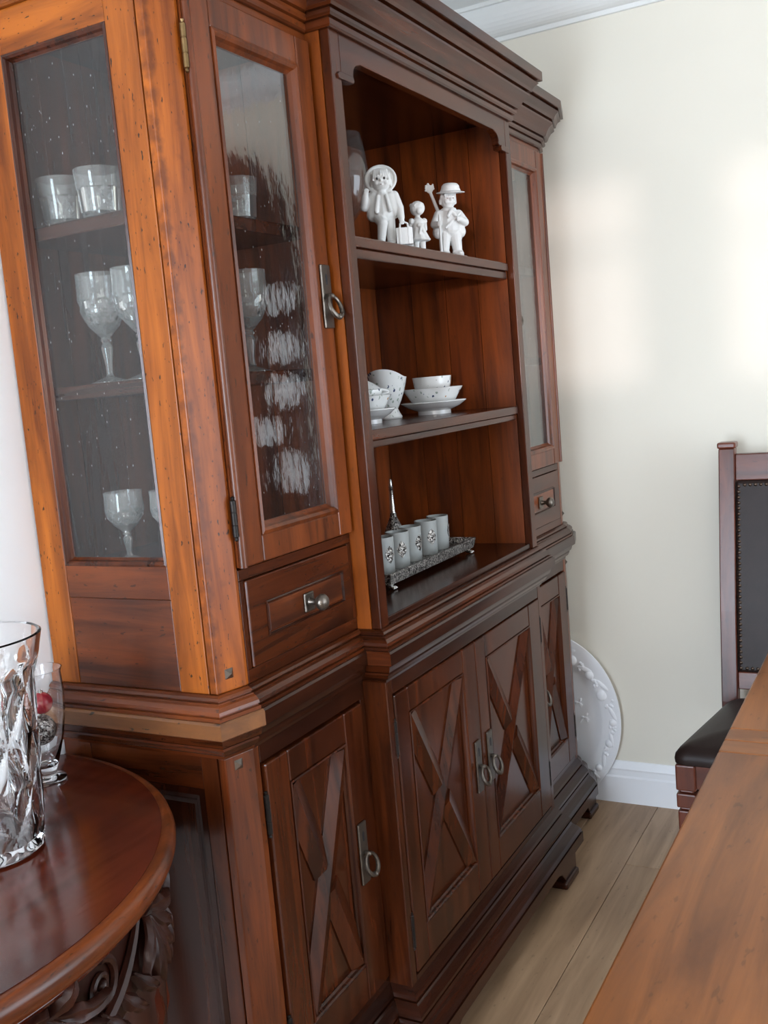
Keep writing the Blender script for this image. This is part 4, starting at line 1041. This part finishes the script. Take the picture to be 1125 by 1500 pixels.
def fig_wanderer():
    k = .178
    T = thing('figurine', 'white bisque figurine of a wanderer with brimmed hat, staff and lute', 'figurine', (1.085, -.375, 1.752), math.radians(-45), 'white bisque figurines')
    m = MB(); m.ell((0, .02, .008), (.26, .16, .025))
    for s in (-1, 1):
        m.cap((s*.075, .0, .34), (s*.10, .0, .08), .09, .065); m.ell((s*.105, -.045, .045), (.058, .10, .045)); m.lathe([(.07, .06), (.078, .07), (.078, .085), (.07, .095)], (s*.10, 0, 0), 14)
    m.ell((0, .0, .40), (.155, .12, .11)); m.cap((0, .0, .42), (0, .0, .60), .14, .115)
    for s in (-1, 1): m.cap((s*.12, .0, .60), (s*.155, .02, .36), .06, .09)
    # arms: one on the staff, one bent across the chest
    m.cap((-.15, .0, .60), (-.235, -.04, .46), .062, .056); m.cap((-.235, -.04, .46), (-.215, -.14, .44), .054, .045); m.ell((-.205, -.165, .45), (.042, .04, .042))
    for i in range(4): m.cap((-.235, -.185, .475-.017*i), (-.19, -.205, .475-.017*i), .010, .009, 8)
    m.cap((.15, .0, .60), (.225, -.03, .48), .062, .058); m.cap((.225, -.03, .48), (.12, -.14, .50), .055, .045); m.ell((.10, -.155, .51), (.042, .036, .038))
    for i in range(4): m.cap((.085, -.175, .535-.017*i), (.055, -.175, .53-.017*i), .010, .008, 8)
    # scarf and collar
    m.lathe([(.09, .625), (.115, .64), (.11, .67), (.08, .685)], (0, -.005, 0), 20); m.cap((.0, -.11, .635), (-.06, -.14, .55), .03, .022); m.cap((.0, -.11, .635), (.05, -.14, .56), .03, .022)
    m.cap((0, 0, .64), (0, 0, .72), .06, .055)
    m.ell((0, -.02, .785), (.112, .108, .115)); m.ell((0, -.13, .78), (.018, .022, .019))
    for s in (-1, 1): m.ell((s*.05, -.10, .755), (.032, .024, .028)); m.ell((s*.112, .0, .775), (.018, .026, .032)); m.cap((s*.09, -.04, .85), (s*.108, -.01, .75), .026, .022)
    m.ell((0, -.115, .735), (.024, .012, .008))
    for i in range(6): m.cap((-.07+.028*i, -.07, .87), (-.075+.03*i, -.118+.1*abs(-.075+.03*i), .825), .018, .012, 8)
    tl = Matrix.Rotation(math.radians(8), 4, 'X')
    m.lathe([(.19, .868), (.205, .873), (.19, .882), (.128, .895), (.13, .92), (.12, .965), (.09, .995), (.04, 1.005)], (0, -.015, 0), 28, M=tl); m.lathe([(.136, .893), (.14, .905), (.134, .918)], (0, -.015, 0), 24, M=tl)
    # bundle carried on the back
    m.ell((.10, .16, .36), (.16, .10, .17)); m.cap((.14, -.11, .60), (-.10, -.13, .40), .018, .018)
    # lute slung on the back: neck and pegs rising over the shoulder
    m.cap((-.06, .13, .55), (-.20, .12, .93), .028, .022); m.ell((-.205, .12, .97), (.055, .022, .06), 14, 8, Matrix.Rotation(.35, 4, 'Y'))
    for i in range(3):
        m.ell((-.27+.005*i, .12, .95+.033*i), .015, 8, 6); m.ell((-.145-.005*i, .12, .975+.028*i), .015, 8, 6)
    m.ell((-.225, .12, 1.035), (.02, .018, .022), 8, 6)
    o = scaled(m, k).build('figure', PORC, T); remesh(o, .0014)
    for s in (-1, 1): scaled(MB().ell((s*.042, -.122, .797), (.013, .006, .007), 8, 6), k).build('eye', plain('pale_grey_paint', srgb(150, 130, 126), .6), T, smooth=True)
    scaled(MB().cap((-.215, -.19, .02), (-.21, -.19, .56), .02, .017), k).build('staff', PORC, T, smooth=True)
fig_tall_boy(); fig_girl(); fig_wanderer()

# ------------------------------------------------------------------ painted china on the lower open shelf
def china_mat():
    m, t, out = nt('painted_china'); N = t.nodes; L = t.links
    b = N.new('ShaderNodeBsdfPrincipled'); b.inputs['Roughness'].default_value = .12
    tc = N.new('ShaderNodeTexCoord')
    prev = None
    base = N.new('ShaderNodeRGB'); base.outputs[0].default_value = srgb(212, 212, 210); prev = base.outputs[0]
    for sc, th, col, zs in ((95, .33, srgb(150, 160, 150), .6), (62, .20, srgb(58, 66, 96), .6), (34, .13, srgb(176, 130, 84), .8)):
        mp = N.new('ShaderNodeMapping'); mp.inputs['Scale'].default_value = (1, 1, zs); mp.inputs['Location'].default_value = (sc, 0, sc)
        L.new(tc.outputs['Object'], mp.inputs[0])
        v = N.new('ShaderNodeTexVoronoi'); v.inputs['Scale'].default_value = sc; L.new(mp.outputs[0], v.inputs['Vector'])
        n = N.new('ShaderNodeTexNoise'); n.inputs['Scale'].default_value = sc*.55; L.new(tc.outputs['Object'], n.inputs['Vector'])
        lt = N.new('ShaderNodeMath'); lt.operation = 'LESS_THAN'; lt.inputs[1].default_value = th; L.new(v.outputs['Distance'], lt.inputs[0])
        gt = N.new('ShaderNodeMath'); gt.operation = 'GREATER_THAN'; gt.inputs[1].default_value = .54; L.new(n.outputs['Fac'], gt.inputs[0])
        ml = N.new('ShaderNodeMath'); ml.operation = 'MULTIPLY'; L.new(lt.outputs[0], ml.inputs[0]); L.new(gt.outputs[0], ml.inputs[1])
        mx = N.new('ShaderNodeMix'); mx.data_type = 'RGBA'; mx.inputs[7].default_value = col; L.new(ml.outputs[0], mx.inputs[0]); L.new(prev, mx.inputs[6]); prev = mx.outputs[2]
    L.new(prev, b.inputs['Base Color']); L.new(b.outputs[0], out.inputs[0]); MATS['painted_china'] = m; return m
PCH = china_mat()
def flute(n, amp): return lambda a, z, k: 1+amp*math.cos(a*n)
def bowl_mesh(r, h):
    pr = [(r*.42, 0), (r*.44, .004), (r*.5, .006), (r*.72, h*.35), (r*.86, h*.7), (r, h)]
    inn = [(r*.975, h*1.01), (r*.84, h*.7), (r*.68, h*.38), (r*.4, .012), (.001, .010)]
    q = lambda a, z, k: 1+.03*math.cos(a*8)*(z/h)
    return MB().lathe(pr+inn, (0, 0, 0), 64, mod=q)
def saucer_mesh(r):
    pr = [(r*.5, 0), (r*.5, .01), (r*.56, .011), (r*.8, .020), (r, .032)]
    inn = [(r*.99, .034), (r*.78, .023), (r*.5, .0145), (.001, .014)]
    return MB().lathe(pr+inn, (0, 0, 0), 64, mod=lambda a, z, k: 1+.022*math.cos(a*8)*(z/.03))
def put(mb, name, mat, loc, label, cat, rz=0, group=None, smooth=True):
    o = mb.build(name, mat, None, smooth=smooth); o.location = loc; o.rotation_euler.z = rz
    return tag(o, label, cat, group)
ZS = 1.3665
BX, BY = 1.147, -.265
put(saucer_mesh(.088), 'saucer', CHINA, (BX, BY, ZS), 'white scalloped saucer under the large painted bowl', 'saucer')
put(bowl_mesh(.081, .054), 'bowl', PCH, (BX, BY, ZS+.0146), 'largest white china bowl painted with flowers and a butterfly', 'bowl')
def inner_cup():
    pr = [(.026, 0), (.027, .004), (.036, .012), (.045, .03), (.049, .05), (.052, .071)]
    inn = [(.0505, .0715), (.047, .05), (.043, .03), (.034, .015), (.001, .008)]
    return MB().lathe(pr+inn, (0, 0, 0), 56, mod=lambda a, z, k: 1+.012*math.cos(a*8)*(z/.07))
put(inner_cup(), 'bowl', PCH, (BX+.003, BY+.002, ZS+.0146+.0125), 'smaller painted bowl standing inside the largest white bowl', 'bowl')
CXX = .785
put(saucer_mesh(.07), 'saucer', CHINA, (CXX, -.262, ZS), 'white scalloped saucer at the left end below the stacked cups', 'saucer')
put(bowl_mesh(.062, .05), 'bowl', PCH, (CXX, -.262, ZS+.0146), 'white painted bowl at the left end, standing on a saucer', 'bowl')
def teacup():
    T = thing('teacup', 'white painted teacup with a loop handle on top of the left bowl', 'cup', (CXX, -.262, ZS+.0285))
    MB().lathe([(.018, 0), (.02, .004), (.032, .014), (.038, .032), (.041, .05), (.0395, .05), (.0365, .032), (.03, .016), (.001, .008)], (0, 0, 0), 40).build('cup_body', PCH, T, smooth=True)
    d = math.radians(-38)
    pts = [((.037+.022*math.sin(t*PI/10))*math.cos(d), (.037+.022*math.sin(t*PI/10))*math.sin(d), .035+.015*t/10) for t in range(11)]
    MB().tube(pts, .0035, 8).build('handle', CHINA, T, smooth=True)
    MB().lathe([(.040, .051), (.034, .056), (.020, .066), (.007, .072), (.005, .076), (.008, .080), (.007, .086), (.001, .088)], (0, 0, 0), 30).build('lid', PCH, T, smooth=True)
teacup()
def sauce_boat():
    T = thing('sauce_boat', 'white china jug with a wide curling lip between the painted bowls', 'jug', (1.018, -.197, ZS), math.radians(20))
    n = 44; rows = [(.040, .0), (.042, .004), (.034, .016), (.030, .024), (.042, .045), (.054, .07), (.060, .09), (.064, .104)]
    inn = [(.061, .104), (.056, .09), (.05, .07), (.038, .047), (.022, .03), (.001, .028)]
    vs = []; pr = rows+inn
    for r, z in pr:
        for i in range(n):
            a = 2*PI*i/n; lip = max(0, math.cos(a-PI))**3; t = max(0, (z-.04)/.064)
            rr = r*(1+.42*lip*t); vs.append((rr*math.cos(a), rr*.82*math.sin(a), z+.022*lip*t*t))
    fs = [(k*n+i, k*n+(i+1) % n, k*n+n+(i+1) % n, k*n+n+i) for k in range(len(pr)-1) for i in range(n)]
    fs += [tuple(range(n-1, -1, -1)), tuple((len(pr)-1)*n+i for i in range(n))]
    b = MB().add(vs, fs).build('jug_body', PCH, T, smooth=True)
    MB().tube([(.06+.03*math.sin(t*PI/10), 0, .095-.055*t/10) for t in range(11)], .0045, 8).build('handle', CHINA, T, smooth=True)
sauce_boat()

# ------------------------------------------------------------------ silver tray with frosted tumblers
def tray():
    T = thing('silver_tray', 'hammered silver rectangular tray on little claw feet holding frosted glasses', 'tray', (.955, -.243, .9855))
    hx, hy = .235, .075
    m = MB(); m.box(-hx, hx, -hy, hy, .020, .024)
    prof = [(0, .018), (.007, .013), (.011, .027), (.0135, .040), (.010, .040), (.004, .026), (0, .024)]
    cs = [(-hx, -hy), (hx, -hy), (hx, hy), (-hx, hy)]; sg = [(-1, -1), (1, -1), (1, 1), (-1, 1)]; vs = []
    for (x, y), (a, b) in zip(cs, sg):
        for o, z in prof: vs.append((x+a*o, y+b*o, z))
    k = len(prof); fs = [(c*k+j, ((c+1) % 4)*k+j, ((c+1) % 4)*k+(j+1) % k, c*k+(j+1) % k) for c in range(4) for j in range(k)]
    m.build('tray_floor', SILVER, T); MB().add(vs, fs).build('gallery_rim', SILVER, T)
    for sx in (-1, 1):
        for sy in (-1, 1):
            f = MB().ell((sx*(hx-.012), sy*(hy-.005), .014), (.011, .011, .009)); f.ell((sx*(hx-.010), sy*(hy+.001), .005), (.008, .009, .005))
            for q in (-1, 0, 1): f.cap((sx*(hx-.010)+q*.005, sy*(hy+.003), .006), (sx*(hx-.010)+q*.007, sy*(hy+.010), .0035), .0035, .003, 6)
            f.build('claw_foot', SILV2, T, smooth=True)
tray()
def frosted(x, y, face, label):
    T = thing('frosted_tumbler', label, 'glass', (x, y, .9855+.0242), 0, 'frosted tumblers on the silver tray')
    MB().lathe([(.026, 0), (.027, .002), (.029, .088), (.0265, .088), (.0245, .006), (.001, .005)], (0, 0, 0), 36).build('tumbler_body', FROST, T, smooth=True)
    # filigree badge: pointed oval lying on the wall of the glass
    badge = MB(); n = 9; vs = []
    for i in range(n+1):
        t = i/n*2-1; w = .0125*(1-abs(t)**1.6)+.0006; z = .047+t*.0205
        for s in (-1, -.5, 0, .5, 1):
            r = .0278+.0014*(z/.088)+.0016*(1-.6*abs(s)); a = face+s*w/.0285; vs.append((r*math.cos(a), r*math.sin(a), z))
        for s in (1, -1):
            a = face+s*w/.0285; vs.append((.027*math.cos(a), .027*math.sin(a), z))
    fs = [(i*7+j, i*7+7+j, i*7+7+(j+1) % 7, i*7+(j+1) % 7) for i in range(n) for j in range(7)]+[tuple(range(6, -1, -1)), tuple(n*7+j for j in range(7))]
    badge.add(vs, fs)
    b = badge.build('silver_badge', SILVER, T)
for x, y, f, l in ((.795, -.266, -1.95, 'frosted glass with silver badge, first on the tray by the orange post'),
                   (.872, -.268, -2.3, 'frosted glass with silver badge, second on the tray from the orange post'),
                   (.952, -.262, -1.75, 'frosted glass with silver badge, middle one of the five on the tray'),
                   (1.045, -.262, -2.15, 'frosted glass with silver badge, fourth on the tray from the orange post'),
                   (1.125, -.258, -1.2, 'frosted glass with silver badge, at the far end of the tray')):
    frosted(x, y, f, l)
def sprinkler():
    T = thing('rosewater_sprinkler', 'slender silver long-necked sprinkler bottle behind the frosted glasses', 'bottle', (1.165, -.105, .9855))
    MB().lathe([(.026, 0), (.027, .004), (.016, .010), (.012, .018), (.022, .034), (.029, .05), (.028, .064), (.02, .082), (.012, .1), (.0085, .108), (.0095, .112), (.0075, .116)], (0, 0, 0), 24).build('bottle_body', SILVER, T, smooth=True)
    MB().lathe([(.0075, .1162), (.0062, .15), (.0052, .178), (.0068, .181), (.005, .184), (.0062, .188), (.0042, .192), (.0046, .2), (.003, .209), (.001, .212)], (0, 0, 0), 16).build('neck', SILV2, T, smooth=True)
sprinkler()

# ------------------------------------------------------------------ arched plate rack on the far wall, beyond the frame but mirrored in the left glass door
def plate_rack():
    yc, hw, zb, zs, zt = -1.69, .335, .865, 1.93, 2.36
    T = thing('plate_dresser', 'dark arched dresser with plate ledges on the far wall, mirrored in the left glass door', 'dresser', (0, 0, 0))
    n = 20; arcp = [(yc+hw*math.cos(PI*i/n), zs+(zt-zs)*math.sin(PI*i/n)) for i in range(n+1)]
    poly = [(yc+hw, zb)]+arcp+[(yc-hw, zb)]
    MB().prism(poly, 1.872, 1.906, 0).build('back_panel', DRK(2), T, .003)
    pts = [(1.866, yc+hw-.014, zb)]+[(1.866, yc+(hw-.014)*math.cos(PI*i/n), zs+(zt-zs-.014)*math.sin(PI*i/n)) for i in range(n+1)]+[(1.866, yc-hw+.014, zb)]
    MB().tube(pts, .014, 8).build('arch_moulding', DRK(2), T, smooth=True)
    for z in (1.08, 1.26, 1.40, 1.56, 1.74): box('ledge', DRK(1), T, 1.842, 1.8718, yc-hw+.03, yc+hw-.03, z-.012, z)
    # unseen cupboard below, added so the drawer and left base door reflect dark wood
    box('added_cupboard_top', DRK(1), T, 1.70, 1.89, yc-hw-.012, yc+hw+.012, .84, .8645, .004)
    box('added_cupboard_body', DRK(2), T, 1.73, 1.89, yc-hw+.004, yc+hw-.004, .08, .8395)
    box('added_cupboard_plinth', DRK(1), T, 1.745, 1.89, yc-hw+.015, yc+hw-.015, 0, .0795)
    for a, b, kx in ((yc-hw+.03, yc-.004, -.03), (yc+.004, yc+hw-.03, .03)):
        f = bead_loop(-b, -a, .12, .80, 0, .05, .012); f.v = [(1.7285-.012+v[1], -v[0], v[2]) for v in f.v]
        d = f.build('door', DRK(2), T)
        box('door_panel', MAH(2), d, 1.722, 1.7298, a+.045, b-.045, .165, .755)
        MB().ell((1.708, yc+kx, .5), .012).build('knob', PEWTER, d, smooth=True)
plate_rack()
def rack_plate(y, z, r, rz, label):
    m = MB(); M = Matrix(((0, 0, -1), (0, 1, 0), (1, 0, 0))).to_4x4()
    m.lathe([(.001, 0), (r*.6, 0), (r*.66, .003), (r*.97, .009), (r, .0105), (r, .012), (r*.95, .0125), (r*.62, .0055), (.001, .005)], (0, 0, 0), 40, M=M)
    m.v = [(v[0], v[1], v[2]*rz) for v in m.v]
    o = m.build('plate', CHINA, None, smooth=True); o.location = (1.8705-.001, y, z+r*rz+.0006); o.rotation_euler.y = .0
    tag(o, label, 'plate', 'pale plates on the arched dresser')
rack_plate(-1.445, 1.74, .056, 1, 'pale plate on the top ledge of the arched dresser, mirrored in the door glass')
rack_plate(-1.448, 1.56, .06, 1, 'pale plate on the second ledge of the arched dresser, mirrored in the door glass')
rack_plate(-1.456, 1.40, .064, 1, 'pale plate on the third ledge of the arched dresser, mirrored in the door glass')
rack_plate(-1.55, 1.26, .06, 1, 'pale plate on the fourth ledge of the arched dresser, mirrored in the door glass')
rack_plate(-1.45, 1.08, .062, 1.32, 'tall oval pale dish low on the arched dresser, mirrored in the door glass')
